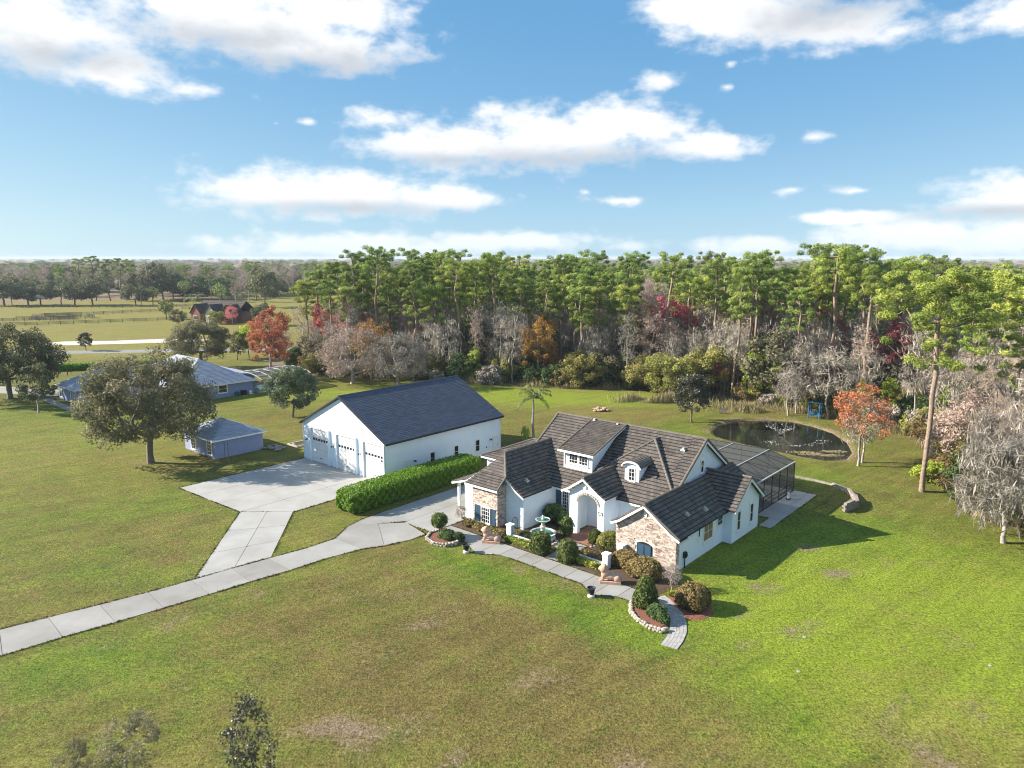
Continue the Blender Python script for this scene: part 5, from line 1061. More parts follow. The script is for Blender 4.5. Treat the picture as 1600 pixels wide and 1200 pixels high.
clipped('clipped_shrub', 'tall clipped cone shrub in the stone edged island', 1.4, -7.3, 0.90, 0.90, 2.67, 'box', 4200, seed=12, cone=.45)
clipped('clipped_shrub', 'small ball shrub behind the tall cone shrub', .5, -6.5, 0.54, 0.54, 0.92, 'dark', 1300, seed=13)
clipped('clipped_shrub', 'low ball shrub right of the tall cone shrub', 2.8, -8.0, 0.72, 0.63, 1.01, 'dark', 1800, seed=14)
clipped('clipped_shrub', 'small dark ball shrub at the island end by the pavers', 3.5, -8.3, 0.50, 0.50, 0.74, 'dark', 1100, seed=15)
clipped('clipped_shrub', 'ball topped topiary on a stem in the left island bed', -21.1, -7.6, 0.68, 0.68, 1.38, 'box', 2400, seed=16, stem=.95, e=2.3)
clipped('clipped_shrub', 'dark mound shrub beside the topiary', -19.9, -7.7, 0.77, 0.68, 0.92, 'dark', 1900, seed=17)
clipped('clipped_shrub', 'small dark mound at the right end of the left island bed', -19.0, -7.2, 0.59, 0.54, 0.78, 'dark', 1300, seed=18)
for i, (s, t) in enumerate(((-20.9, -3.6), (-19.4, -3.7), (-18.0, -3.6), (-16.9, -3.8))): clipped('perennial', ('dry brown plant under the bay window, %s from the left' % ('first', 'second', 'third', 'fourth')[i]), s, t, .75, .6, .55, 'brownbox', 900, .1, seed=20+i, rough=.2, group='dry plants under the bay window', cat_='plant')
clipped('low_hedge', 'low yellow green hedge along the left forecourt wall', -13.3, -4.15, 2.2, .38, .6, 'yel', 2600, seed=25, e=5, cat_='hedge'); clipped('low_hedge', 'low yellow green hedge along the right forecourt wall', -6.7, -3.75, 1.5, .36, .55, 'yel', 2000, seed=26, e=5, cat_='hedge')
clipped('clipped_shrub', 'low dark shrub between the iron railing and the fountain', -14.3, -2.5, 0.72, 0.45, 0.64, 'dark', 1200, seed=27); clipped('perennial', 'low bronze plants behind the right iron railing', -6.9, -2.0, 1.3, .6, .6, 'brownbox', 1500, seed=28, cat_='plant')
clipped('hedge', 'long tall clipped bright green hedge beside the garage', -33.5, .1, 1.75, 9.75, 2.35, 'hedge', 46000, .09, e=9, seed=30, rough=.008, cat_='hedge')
clipped('neighbour_hedge', 'clipped green hedge behind the blue grey house', 0, 0, 15, 1.0, 1.6, 'hedge', 6000, .2, e=6, seed=31, world=(-97, 172, 0), rz=R(20), rough=.02, cat_='hedge')

# ------------------------------------------------------------------ plant kinds
for i, (h, sd_, sp_, cr, m) in enumerate(((26, 11, 4.4, .40, 'pine'), (24.5, 12, 4.0, .45, 'pine'), (27, 13, 4.8, .36, 'pine'), (23, 14, 3.8, .48, 'pine'), (25.5, 15, 5.0, .34, 'pine2'), (21, 16, 3.6, .45, 'pine2'))): pine('pine%d' % i, h, sd_, cr, sp_*.95, 44, m)
pine('bigpine', 24.4, 21, .50, 6.6, 105, 'pine2', .17, 260, bias=.42, wob=.07)
oak('bigoak', 14.8, 8.3, 31, 'oak', 190, 190, .17, .16, .57, .42, r0=.9, r1=1.9, rbase=.48)
mg = np.random.default_rng(5); mp = np.concatenate([mg.normal(size=(900, 2))*5.0, mg.random((900, 1))*6+3.5], 1); mossx = cards(mp, mg.normal(size=mp.shape)*[1, 1, .1], .55, .2, 5, along=np.tile([0, 0, -3.], (900, 1)), tint=np.full(900, .9))
oak('liveoak', 13.9, 10.0, 32, 'liveoak', 170, 170, .2, .16, .56, .42, r0=1.0, r1=2.0, rbase=.6, name='live_oak', extra=[mossx])
oak('smalltree', 8.6, 2.7, 33, 'liveoak', 46, 170, .14, .28, .62, .38, r0=.5, r1=.95, rbase=.15, name='young_oak', barkm='palebark')
oak('smalloak', 8.9, 3.9, 34, 'smalloak', 70, 190, .15, .18, .56, .42, r0=.6, r1=1.2, rbase=.2)
oak('magnolia', 8.4, 2.8, 35, 'magnolia', 60, 120, .15, .14, .55, .43, r0=.5, r1=.95, rbase=.16, name='magnolia_tree', jit=1.2)
oak('maple', 16.3, 4.6, 36, 'red', 90, 130, .17, .18, .56, .42, r0=.6, r1=1.3, rbase=.25, name='maple_tree', barkm='palebark', shell=.4)
oak('maplethin', 11.5, 3.6, 37, 'red', 60, 60, .13, .25, .62, .36, r0=.5, r1=1.1, rbase=.18, name='maple_tree', barkm='palebark', shell=.4, extra=None)
oak('greyshrubtree', 11.5, 6.3, 38, 'twig', 120, 110, .2, .1, .52, .45, r0=.9, r1=1.7, name='willow_tree', barkm='palebark', aspect=.25, jit=1.3)
oak('roundtree', 9.0, 5.2, 39, 'olive', 80, 190, .18, .1, .5, .46, r0=.8, r1=1.6, name='wax_myrtle')
oak('farbroad', 14, 7, 40, 'liveoak', 50, 80, .42, .14, .56, .42, r0=1.3, r1=2.4, rbase=.4); oak('farbroad2', 16, 7, 41, 'oak', 50, 80, .42, .16, .56, .42, r0=1.3, r1=2.3, rbase=.4); oak('fardark', 14, 7, 42, 'dark', 50, 80, .42, .12, .54, .44, r0=1.3, r1=2.4, rbase=.4)
for i, (h, rx, sd_, m, mo) in enumerate(((18, 2.2, 51, 'twig', 0), (17, 2.6, 52, 'twig', 3), (19, 1.9, 53, 'pinktwig', 0), (16, 2.8, 54, 'pinktwig', 0), (15, 3.2, 55, 'twig', 4))): bare('bare%d' % i, h, rx, sd_, m, 80, 20, moss=mo, trunk=.4, rbase=.17, llen=.4)
bare('mosstree', 12.3, 4.8, 56, 'moss', 120, 46, moss=20, name='mossy_tree', llen=.5, rbase=.3, trunk=.15, cz=.56, rz=.44)
bare('palebare', 9.5, 3.0, 57, 'twig', 80, 24, name='bare_tree', rbase=.16)
for i, (rx, h, m, ls) in enumerate(((2.6, 3.4, 'dark', .17), (2.2, 4.6, 'olive', .16), (2.4, 3.0, 'lime', .16), (2.8, 4.0, 'brownbox', .15), (2.5, 5.5, 'dark', .18), (2.4, 3.2, 'twig', .2))): shrub('under%d' % i, rx, h, 61+i, m, 42, 100, ls, 'understory_shrub', r0=.5, r1=1.0)
shrub('vinemass', 2.0, 11, 70, 'lime', 60, 120, .17, 'vine_covered_tree', 'tree', .5, 1.0); shrub('brownvine', 3.0, 8.5, 71, 'pinktwig', 70, 100, .2, 'vine_mound', 'vines', .6, 1.2, .3)
oak('youngmag', 6.4, 1.25, 72, 'magnolia', 52, 48, .07, .28, .66, .34, r0=.25, r1=.5, rbase=.05, name='young_magnolia', jit=1.3); oak('sapling', 6.0, 1.2, 73, 'oak', 60, 60, .055, .4, .7, .3, r0=.25, r1=.45, rbase=.04, name='sapling', barkm='palebark', jit=1.3)

def ordn(i):
    return '%d%s' % (i, 'th' if 10 <= i % 100 <= 20 else {1: 'st', 2: 'nd', 3: 'rd'}.get(i % 10, 'th'))
plant('bigoak', -47.3, 91.1, 'big spreading brownish oak on the left lawn beside the shed', .4, .92, scz=.97)
plant('liveoak', -95.5, 134.5, 'large dark live oak with hanging moss at the left edge', 1.0, .9, scz=.98)
plant('smalltree', -81.9, 121.8, 'young oak with pale trunk in front of the mossy live oak', 2.0)
plant('magnolia', -122.6, 205.9, 'small dark tree on the pasture beside the sandy patch', 2.0, .66, name='dark_tree')
plant('bigoak', -74.5, 171, 'broad olive oak directly behind the blue grey house', 2.2, .80, scz=.82)
plant('maple', -53.7, 158.8, 'bright orange red maple behind the neighbour pool cage', .3)
plant('smalloak', -36.9, 118.3, 'blue green oak on the grass left of the white garage', 1.2)
plant('greyshrubtree', -34, 151, 'grey twiggy tree with pinkish top left behind the garage', .5, 1.05, leafm='pinktwig'); plant('greyshrubtree', -23.5, 147.5, 'pale grey twiggy tree behind the garage roof', 2.5, .98, leafm='moss'); plant('maplethin', -31, 156, 'thin orange topped tree rising above the grey twiggy trees', .5, 1.25, leafm='orange')
plant('magnolia', 29.3, 114.5, 'dark glossy magnolia standing left of the pond', .8)
plant('roundtree', 30.5, 136.5, 'round olive wax myrtle left of the tall straight pine', .2, .95); plant('roundtree', 38.5, 138.5, 'tall olive wax myrtle directly behind the tall straight pine', 1.9, 1.12)
plant('pine0', 41.4, 132.5, 'tall straight pine standing alone at the wood edge left of the pond', 1.0, .93)
plant('bigpine', 47.1, 79.3, 'tall pine with wide bright crown on the right lawn edge', 2.2); plant('bigpine', 60.5, 83, 'pine with bright crown cut by the right edge of the picture', .4, .98)
plant('pine4', 57, 125.5, 'tallest thin pine rising above the wood right of the pond', .4, 1.1)
plant('maplethin', 44.6, 89.6, 'orange red maple at the right end of the pond', .6, 1.0); plant('palebare', 45.9, 91.2, 'bare grey stems growing through the pond side maple', .1, .95)
plant('mosstree', 46.3, 64.2, 'grey mossy tree at the right lawn edge, left one', .2, .95, scz=.82); plant('mosstree', 50.6, 66.0, 'grey mossy tree at the right lawn edge, right one', 2.2, .95, scz=.86); plant('mosstree', 52.5, 74, 'grey mossy tree behind the tall bright pine', 4.2, .9)
plant('palebare', 46.9, 119.6, 'small pale bare tree on the far bank of the pond', 1.2, .85); plant('palebare', 52.6, 117.2, 'pale leaning bare tree right of the blue swing', 2.6, 1.25); plant('palebare', 49.0, 121.5, 'pale bare tree left of the blue swing', .6, 1.2)
plant('vinemass', 44.5, 131, 'lime green vine covered tree right of the tall straight pine', .3); plant('vinemass', 48.2, 129.5, 'smaller lime green vine covered tree by the pond wood', 1.3, .8)
plant('maplethin', 56.5, 76, 'rust orange maple behind the mossy trees at the right edge', .6, 1.05, leafm='orange'); plant('maplethin', 63, 80, 'rust red maple between the two bright pines', 1.6, 1.1); plant('vinemass', 55, 71.5, 'yellow green vines behind the right mossy tree', .9, .75); plant('roundtree', 59.5, 74.5, 'olive evergreen shrub tree at the right edge', .4, .8)
plant('brownvine', 55.5, 87.5, 'brown vine mound behind the tall bright pine', .3, 1.0); plant('brownvine', 60, 92, 'brown vine mound deeper in the right wood', 1.3, 1.05)
plant('under2', 50.0, 82.6, 'lime green shrub at the foot of the tall bright pine', .3, .8); plant('under0', 51.4, 79.5, 'dark green shrub right of the tall bright pine', .3, .7)
plant('maple', 5.5, 153, 'orange and yellow tree at the wood edge behind the palm', .5, .92, leafm='orange'); plant('maple', 30, 161, 'orange tree glowing between pine trunks above the magnolia', .5, 1.0, leafm='orange')
for i, (x, y, sc, m) in enumerate(((36, 158, 1.2, 'crimson'), (52, 150, 1.2, 'crimson'), (61, 141, 1.05, 'crimson'), (67, 128, 1.0, 'crimson'), (-44, 176, 1.15, 'crimson'), (-38, 172, 1.0, 'crimson'), (73, 104, .85, 'orange'), (70, 96, .8, 'orange'))):
    plant('maple', x, y, '%s tree among the pine trunks, %s from the left of its colour' % ('crimson' if m == 'crimson' else 'orange', ('third', 'fourth', 'fifth', 'sixth', 'first', 'second', 'first', 'second')[i]), rng.random()*6, sc, leafm=m, group='red trees in the wood')
plant('roundtree', -119, 290, 'rounded olive tree in front of the distant red house', .4, .62); plant('palebare', -112, 288, 'bare pinkish tree in front of the distant red house', .4, .8, leafm='crimson'); plant('farbroad', -98, 283, 'green tree covering the right end of the distant red house', .9, .62); plant('farbroad2', -131, 283, 'olive tree covering the lower left of the distant red house', .9, .42)
plant('youngmag', -12.3, 30.3, 'young dark magnolia at the bottom edge of the lawn', .4, .95, scz=.97); plant('sapling', -17.8, 30.0, 'thin sapling left of the young magnolia', .4); plant('sapling', -20.6, 30.2, 'small leafy sapling at the bottom left corner', 1.4, .72)
plant('palebare', *xy(-22.3, -3.4), 'pinkish twiggy bare shrub beside the stone bay', .3, .19, name='bare_shrub', leafm='pinktwig'); plant('palebare', *xy(1.3, -3.0), 'pale bare shrub at the corner of the brick wing', 1.3, .24, name='bare_shrub')
# agave
o = thing('agave', 'yellow green spiky agave by the paver path', 'plant', W(1.7, -4.1), 0); g = np.random.default_rng(9)
n_ = 26; a = g.random(n_)*6.28; el = .5+g.random(n_)*.8; d = np.stack([np.cos(a)*np.cos(el), np.sin(a)*np.cos(el), np.sin(el)], 1); v, f, at = cards(d*.35, np.stack([-np.cos(a)*np.sin(el), -np.sin(a)*np.sin(el), np.cos(el)], 1), .42, .14, 3, along=d*6); link('leaves', mesh_np('agave', v, f, at), LM['yel'], o)
# ------------------------------------------------------------------ the wood
eseg = [(Vector(p), Vector(q)) for p, q in zip(EDGE[:-1], EDGE[1:])]; el_ = [(q-p).length for p, q in eseg]; etot = sum(el_)
def edge_at(u, d):
    u *= etot
    for (p, q), l in zip(eseg, el_):
        if u <= l: t = (q-p).normalized(); x = p+t*u; return x+Vector((-t.y, t.x))*d
        u -= l
    return Vector(EDGE[-1])
def scatter(n, d0, d1, mind, seed, umin=0., umax=.92, taken=None, wfun=None):
    g = np.random.default_rng(seed); out = []; taken = taken if taken is not None else []; tries = 0
    while len(out) < n and tries < n*60:
        tries += 1; u = umin+(umax-umin)*g.random(); d = d0+(d1-d0)*g.random()
        if wfun and g.random() > wfun(u, d): continue
        p = edge_at(u, d)
        if abs(p.x)/max(p.y, 1) > .80 or any((p-q).length < mind for q in taken): continue
        out.append((p.x, p.y, d)); taken.append(p)
    return out
tk = [Vector(k) for k in ((41.4, 132.5), (47.1, 79.3), (60.5, 83), (57, 125.5), (30.5, 136.5), (38.5, 138.5), (44.5, 131))]
SECT = ((430, 'left of the orange maple'), (520, 'left of the garage gable'), (640, 'above the garage gable'), (790, 'above the garage roof'), (900, 'above the slender palm'), (1050, 'above the main roof ridge'), (1150, 'above the dark magnolia'), (1300, 'above the pond'), (1420, 'above the pond side maple'), (9999, 'near the right edge'))
def label_set(items, key_f, front, deep, group_front, group_deep, dmax, scf, keyname, leaf=None):
    cnt_ = {}
    for (x, y, d) in sorted(items, key=lambda k: k[0]/k[1]):
        px = 800+1125*x/y; sec = next(n for (m, n) in SECT if px < m); isf = d < dmax; k = (isf, sec); cnt_[k] = cnt_.get(k, 0)+1
        plant(key_f(x, y), x, y, '%s %s, %s from left there' % (front if isf else deep, sec, ordn(cnt_[k])), None, scf(x, y), group_front if isf else group_deep)
cw = lambda u, d: 1.0 if u < .55 else .5
pines = scatter(190, 3, 62, 3.6, 101, .02, .9, list(tk), cw)
label_set(pines, lambda x, y: 'pine%d' % int(rng.integers(6)), 'front row pine', 'pine deep in the wood', 'front pines of the wood', 'pines deep in the wood', 16, lambda x, y: (.80+.26*rng.random())*(1 if y > 118 else .86 if y > 95 else .74), 'pine')
bares = scatter(270, 1.5, 36, 2.0, 102, .03, .93)
label_set(bares, lambda x, y: 'bare%d' % int(rng.integers(5)), 'leafless tree at the wood edge', 'leafless tree deep in the wood', 'leafless trees at the wood edge', 'leafless trees deep in the wood', 9, lambda x, y: .6+.5*rng.random(), 'bare')
sh_ = scatter(150, -.5, 13, 1.9, 103, .03, .93)
label_set(sh_, lambda x, y: 'under%d' % (int(rng.integers(6)) if x > 40 else (0, 0, 1, 3, 4, 5)[int(rng.integers(6))]), 'bush along the wood edge', 'bush inside the wood', 'bushes along the wood edge', 'bushes inside the wood', 5, lambda x, y: .6+.6*rng.random(), 'under')
rb = scatter(46, 0, 16, 2.0, 105, .52, .90)
label_set(rb, lambda x, y: ('under2', 'under1', 'vinemass', 'under3', 'roundtree', 'under2')[int(rng.integers(6))], 'bright green or tan bush', 'bright bush further in', 'bright bushes of the right wood', 'bright bushes deeper in the right wood', 9, lambda x, y: .45+.4*rng.random(), 'rb')
lb = scatter(26, 1, 14, 2.6, 106, .05, .5)
label_set(lb, lambda x, y: ('vinemass', 'roundtree', 'under1', 'maplethin', 'farbroad2')[int(rng.integers(5))], 'small leafy tree in the wood', 'leafy tree behind the wood edge', 'small leafy trees of the wood', 'small leafy trees deeper in the wood', 8, lambda x, y: .5+.4*rng.random(), 'lb')
ev = scatter(28, 8, 40, 4.0, 104, .03, .93)
label_set(ev, lambda x, y: ('fardark', 'farbroad')[int(rng.integers(2))], '', 'dark evergreen inside the wood', None, 'dark evergreens inside the wood', -1, lambda x, y: .55+.35*rng.random(), 'ev')
FAR = [(-281,400,16.1,10.7,'liveoak'), (-271,405,14.6,9.0,'liveoak'), (-261,400,12.6,8.5,'liveoak'), (-256,411,20.1,5.5,'pine'), (-245,405,14.2,8.3,'liveoak'), (-235,405,15.3,9.0,'liveoak'), (-266,447,24.2,6.8,'pine'), (-257,447,25.7,7.2,'pine'), (-248,447,25.7,7.2,'pine'), (-249,461,26.1,7.4,'pine'), (-250,476,24.9,6.3,'pine'), (-208,400,11.6,7.1,'liveoak'), (-226,447,19.5,9.9,'oak'), (-222,461,20.1,11.5,'liveoak'), (-217,476,22.8,5.9,'pine'), (-220,491,23.1,5.2,'pine'), (-219,468,16.0,8.3,'liveoak'), (-200,461,15.3,12.3,'dark'), (-186,447,22.3,4.8,'pine'), (-185,461,14.5,10.2,'dark'), (-186,476,19.9,7.6,'pine'), (-180,476,17.0,6.3,'bare'), (-158,434,16.0,8.5,'bare'), (-323,508,16.8,6.8,'dark'), (-357,525,19.2,11.7,'bare'), (-381,544,18.0,9.7,'bare'), (-251,508,23.9,8.1,'oak'), (-158,447,24.2,8.0,'pine'), (-133,389,22.1,8.7,'liveoak'), (-148,389,13.7,4.8,'bare'), (-254,575,20.0,12.8,'bare'), (-377,610,21.2,13.6,'oak'), (-63,190,10.2,2.9,'liveoak'), (-70,190,9.4,2.9,'lime'), (-72,187,7.9,2.5,'oak')]
cnt = {}
for (x, y, h, r, k) in sorted(FAR, key=lambda q: q[0]/q[1]):
    key, h0, r0 = {'liveoak': ('farbroad', 14, 7), 'oak': ('farbroad2', 16, 7), 'dark': ('fardark', 14, 7), 'pine': ('pine%d' % int(rng.integers(4)), 25, 5), 'bare': ('bare%d' % int(rng.integers(4)), 15, 4), 'lime': ('farbroad', 14, 7)}[k]
    desc = {'liveoak': 'broad green oak', 'oak': 'tall olive oak', 'dark': 'dark dense tree', 'pine': 'tall pine', 'bare': 'leafless grey tree', 'lime': 'bright yellow green tree'}[k]; cnt[k] = cnt.get(k, 0)+1
    near = y < 250
    plant(key, x, y, ('%s beside the orange maple behind the neighbour house' % desc) if near else '%s beyond the pastures on the left, %s of its kind from the left' % (desc, ordn(cnt[k])), None, r/r0, None if near else 'trees beyond the pastures', scz=h/h0, leafm='lime' if k == 'lime' else None)
# far woods to the horizon: nobody could count them
def far_woods(name, key, n, seed, label, sel, scr_):
    g = np.random.default_rng(seed); pts = []
    while len(pts) < n:
        r = 1/(1/230+(1/5200-1/230)*g.random()); a = (g.random()-.5)*1.56; x, y = r*math.sin(a), r*math.cos(a)
        if not sel(x, y, r, g): continue
        pts.append((x, y, 0))
    me = bpy.data.meshes.new(name); me.from_pydata(pts, [], [])
    sc = me.attributes.new('sc', 'FLOAT', 'POINT'); rr = np.hypot(*np.array(pts)[:, :2].T); sc.data.foreach_set('value', (scr_[0]+(scr_[1]-scr_[0])*g.random(n)).astype(np.float32)); ro = me.attributes.new('ro', 'FLOAT', 'POINT'); ro.data.foreach_set('value', (g.random(n)*6.28).astype(np.float32))
    wd_ = me.attributes.new('wd', 'FLOAT', 'POINT'); wd_.data.foreach_set('value', (1+np.clip((rr-700)/900, 0, 3.5)).astype(np.float32))
    o = link(name, me); o['kind'] = 'stuff'; o['label'] = label; o['category'] = 'woods'
    src = next(k for k in bpy.data.objects if k.type == 'MESH' and k.data == PROTO[key][3])
    ng = bpy.data.node_groups.new(name, 'GeometryNodeTree'); ng.interface.new_socket('Geometry', in_out='INPUT', socket_type='NodeSocketGeometry'); ng.interface.new_socket('Geometry', in_out='OUTPUT', socket_type='NodeSocketGeometry')
    N = ng.nodes.new; L = ng.links.new; gi, go = N('NodeGroupInput'), N('NodeGroupOutput'); ip = N('GeometryNodeInstanceOnPoints'); oi = N('GeometryNodeObjectInfo'); oi.inputs['Object'].default_value = src; oi.inputs['As Instance'].default_value = True; oi.transform_space = 'ORIGINAL'
    def attr(nm): a_ = N('GeometryNodeInputNamedAttribute'); a_.data_type = 'FLOAT'; a_.inputs['Name'].default_value = nm; return a_.outputs['Attribute']
    s_, w_ = attr('sc'), attr('wd'); mm = N('ShaderNodeMath'); mm.operation = 'MULTIPLY'; L(s_, mm.inputs[0]); L(w_, mm.inputs[1])
    cx = N('ShaderNodeCombineXYZ'); L(mm.outputs[0], cx.inputs[0]); L(mm.outputs[0], cx.inputs[1]); L(s_, cx.inputs[2]); cr = N('ShaderNodeCombineXYZ'); L(attr('ro'), cr.inputs[2])
    L(gi.outputs[0], ip.inputs['Points']); L(oi.outputs['Geometry'], ip.inputs['Instance']); L(cx.outputs[0], ip.inputs['Scale']); L(cr.outputs[0], ip.inputs['Rotation']); L(ip.outputs[0], go.inputs[0])
    md = o.modifiers.new('woods', 'NODES'); md.node_group = ng
def where(x, y, r, g):
    if x < -40:
        if y < 480: return False
        return True
    return r > 235 and float(poly_sd(np.array([x]), np.array([y]), np.array(EDGE+[(600, 30), (600, 200), (60, 200), (-40, 230)]))[0]) < -8 and not (x > 40 and y < 150)
far_woods('far_woods', 'farbroad', 1500, 201, 'green broadleaf woods stretching to the horizon', where, (.7, 1.15)); far_woods('far_woods', 'bare3', 3600, 202, 'grey brown leafless woods stretching to the horizon', where, (.85, 1.25)); far_woods('far_woods', 'pine1', 800, 203, 'scattered pines in the distant woods', where, (.72, .92)); far_woods('far_woods', 'fardark', 900, 204, 'dark evergreens in the distant woods', where, (.7, 1.1))
# long dry grass along the wood edge and pond bank
def tall_grass(name, label, pts, leafm, h, seed):
    p = np.array(pts); g = np.random.default_rng(seed); n = len(p); hh = h*(.25+.75*g.random(n)**1.5)*(.7+.45*np.sin(p[:, 0]*.7+2*np.sin(p[:, 1]*.5))); hh = np.maximum(hh, .12); p[:, 2] += hh*.4; nn = g.normal(size=(n, 3))*[1, 1, .15]
    v, f, at = cards(p, nn, hh*.62, .055, seed+1, along=np.tile([0, 0, 1.1], (n, 1))); o = link(name, mesh_np(name, v, f, at), LM[leafm], None, 'stuff'); o['label'] = label; o['category'] = 'grass'
g = np.random.default_rng(77); pts = []
for _ in range(30000):
    u = .03+.83*g.random(); d = -1.6+abs(g.normal())*2.2
    if math.sin(u*60)+math.sin(u*23+1)+g.normal()*.4 < -.2: continue
    p = edge_at(u, d); pts.append((p.x, p.y, 0))
tall_grass('dry_grass', 'tall straw coloured grass along the foot of the wood', pts, 'straw', 1.5, 78)
pts = []
for _ in range(9000):
    i = int(g.integers(len(POND))); a, c = POND[i], POND[(i+1) % len(POND)]; p = a+(c-a)*g.random(); cen = POND.mean(0); d = (p-cen)/np.linalg.norm(p-cen); p = p+d*(g.random()*1.6-.3)
    if math.sin(p[0]*1.1)+math.sin(p[1]*.9+1)+g.normal()*.5 < -.6: continue
    pts.append((p[0], p[1], -.15))
tall_grass('bank_grass', 'brownish rough grass round the pond bank', pts, 'straw', .38, 79)
pts = [(float(x), float(y), 0) for x, y in np.concatenate([g.normal(size=(5200, 2))*[3.0, .9]+[26.5, 132], g.normal(size=(6200, 2))*[3.4, 1.6]+[42.5, 124.8]])]
tall_grass('dry_grass', 'straw coloured grass clumps on the lawn left of the pond wood', pts, 'straw', 1.7, 80)

# ------------------------------------------------------------------ palms
def feather_palm(name, label, x, y, h, fl, seed, leafm='palm'):
    g = np.random.default_rng(seed); o = thing(name, label, 'palm', (x, y, 0)); b = B(); n = 10
    for i in range(n): b.tube((.06*math.sin(i), .05*i/n, h*i/n-.1), (.06*math.sin(i+1), .05*(i+1)/n, h*(i+1)/n), .20-.07*i/n, .19-.07*i/n, 8)
    b.build('trunk', MAT['palebark'], o); P1 = []; N1 = []; A1 = []
    for k in range(15):
        a = k*2.4+g.random()*.4; e0 = .2+1.1*g.random(); p = np.array([0, .05, h]); d = np.array([math.cos(a)*math.cos(e0), math.sin(a)*math.cos(e0), math.sin(e0)]); m = 16
        for j in range(m):
            d = d+np.array([0, 0, -.11]); d /= np.linalg.norm(d); p = p+d*fl/m; side = np.cross(d, [0, 0, 1]); side /= np.linalg.norm(side)+1e-6
            for sg in (-1, 1):
                for q in range(2): dr = side*sg*.8+d*.4+np.array([0, 0, -.55]); dr /= np.linalg.norm(dr); P1.append(p+dr*.28+g.normal(size=3)*.04); A1.append(dr*5); N1.append(np.cross(dr, d)+g.normal(size=3)*.3)
    v, f, at = cards(np.array(P1), np.array(N1), .36, .12, seed, along=np.array(A1)); link('fronds', mesh_np(name, v, f, at), LM[leafm], o)
def fan_palm(label, x, y, h, r, seed):
    g = np.random.default_rng(seed); o = thing('cabbage_palm', label, 'palm', (x, y, 0), group='palms on the pastures'); b = B(); b.tube((0, 0, -.1), (.1, 0, h-r), .28, .2, 7); b.build('trunk', MAT['bark'], o)
    p, n, t = clump_pts([(0.1, 0, h-r, r)], 420, seed, .9, .6, .35); v, f, at = cards(p, n, .55, .45, seed); link('fronds', mesh_np('fronds', v, f, at), LM['palm'], o)
feather_palm('queen_palm', 'slender palm with drooping fronds behind the house', 3.1, 103.2, 6.3, 3.0, 5)
feather_palm('feather_palm', 'dark feathery palm beside the distant red house', -143.7, 326, 8.0, 4.6, 6); fan_palm('round headed palm alone on the pasture left of the red house', -150.2, 313, 9.0, 3.4, 1); fan_palm('round headed palm by the far pasture fence, leftmost', -199.6, 402, 11, 3.6, 2); fan_palm('round headed palm against the dark far trees, second from left', -202, 447, 13, 4.0, 3); fan_palm('round headed palm right of the others on the far pasture', -174, 431, 12, 4.4, 4)
o = thing('bird_of_paradise', 'tall pale leafed plant at the foot of the slender palm', 'plant', (2.0, 102.2, 0)); g = np.random.default_rng(3); a = g.random(30)*6.28; d = np.stack([np.cos(a)*.35, np.sin(a)*.35, np.ones(30)], 1); v, f, at = cards(d*(.6+1.2*g.random((30, 1))), np.stack([np.cos(a), np.sin(a), .3*np.ones(30)], 1), .8, .2, 4, along=d*5); link('leaves', mesh_np('leaves', v, f, at), LM['yel'], o)

# ------------------------------------------------------------------ pastures: fences, poles, pen
post = B().box(-.09, .09, -.09, .09, -.1, 1.45).mesh('post'); post.materials.append(MAT['greyw'])
def fence(label, pts, step=4.0, rails=3):
    o = thing('pasture_fence', label, 'fence', (*pts[0], 0), 0, 'pasture fences'); x0, y0 = pts[0]
    for p, q in zip(pts[:-1], pts[1:]):
        l = math.dist(p, q); n = max(1, int(l/step))
        for i in range(n): k = link('post', post, None, o); k.location = (p[0]+(q[0]-p[0])*i/n-x0, p[1]+(q[1]-p[1])*i/n-y0, 0)
        for r in range(rails): B().beam((p[0]-x0, p[1]-y0, .45+.42*r), (q[0]-x0, q[1]-y0, .45+.42*r), .05, .16).build('rail', MAT['greyw'], o)
fence('dark rail fence along the near edge of the pasture', [(-225, 276), (-199, 280), (-180, 287), (-158, 301), (-137, 309)]); fence('rail fence across the middle of the pasture', [(-214, 330), (-196, 338), (-178, 355), (-165, 358)]); fence('long rail fence at the foot of the far trees', [(-290, 388), (-245, 386), (-207, 384), (-175, 398), (-150, 402)]); fence('rail fence below the palms right of the pasture', [(-170, 372), (-140, 366), (-118, 352)]); fence('fence at the far left edge behind the mossy oak', [(-240, 300), (-205, 303), (-190, 308)])
pen = [(-198+13*math.cos(t), 318+8*math.sin(t)) for t in np.linspace(0, 6.2832, 15)]; fence('round wooden pen on the left pasture', pen, 6.0, 4); fence('inner fence of the round pen on the left pasture', [(-212, 308), (-196, 306), (-186, 309)], 3.0, 4)
for i, (x, y, h, l) in enumerate(((-278, 402, 9, 'wooden utility pole at the far left tree line'), (-203, 396, 8, 'pale pole left of the palms on the pasture'), (-176, 470, 18, 'tall pole against the dark far trees'), (-182, 470, 15, 'shorter pole beside the tall pole'))):
    o = thing('utility_pole', l, 'pole', (x, y, 0), 0, 'poles on the pastures'); B().tube((0, 0, -.2), (0, 0, h), .22, .15, 6).build('pole', MAT['palebark'], o); B().beam((-1.0, 0, h-.5), (1.0, 0, h-.5), .12, .12).build('crossarm', MAT['palebark'], o)
o = thing('parked_car', 'small dark car parked by the far trees', 'car', (-196, 432, 0), R(5)); part('body', 'fascia', lambda b: (b.box(-2.2, 2.2, -.9, .9, .35, .95)), o); part('cabin', 'glass', lambda b: b.prism([(-1.5, -.8, .95), (1.3, -.8, .95), (.7, -.8, 1.5), (-1.0, -.8, 1.5)], (0, 1.6, 0)), o)
for x in (-1.4, 1.4):
    for y in (-.9, .75): part('wheel', 'dark', lambda b: b.tube((x, y, .33), (x, y+.18, .33), .33, .33, 12), o)

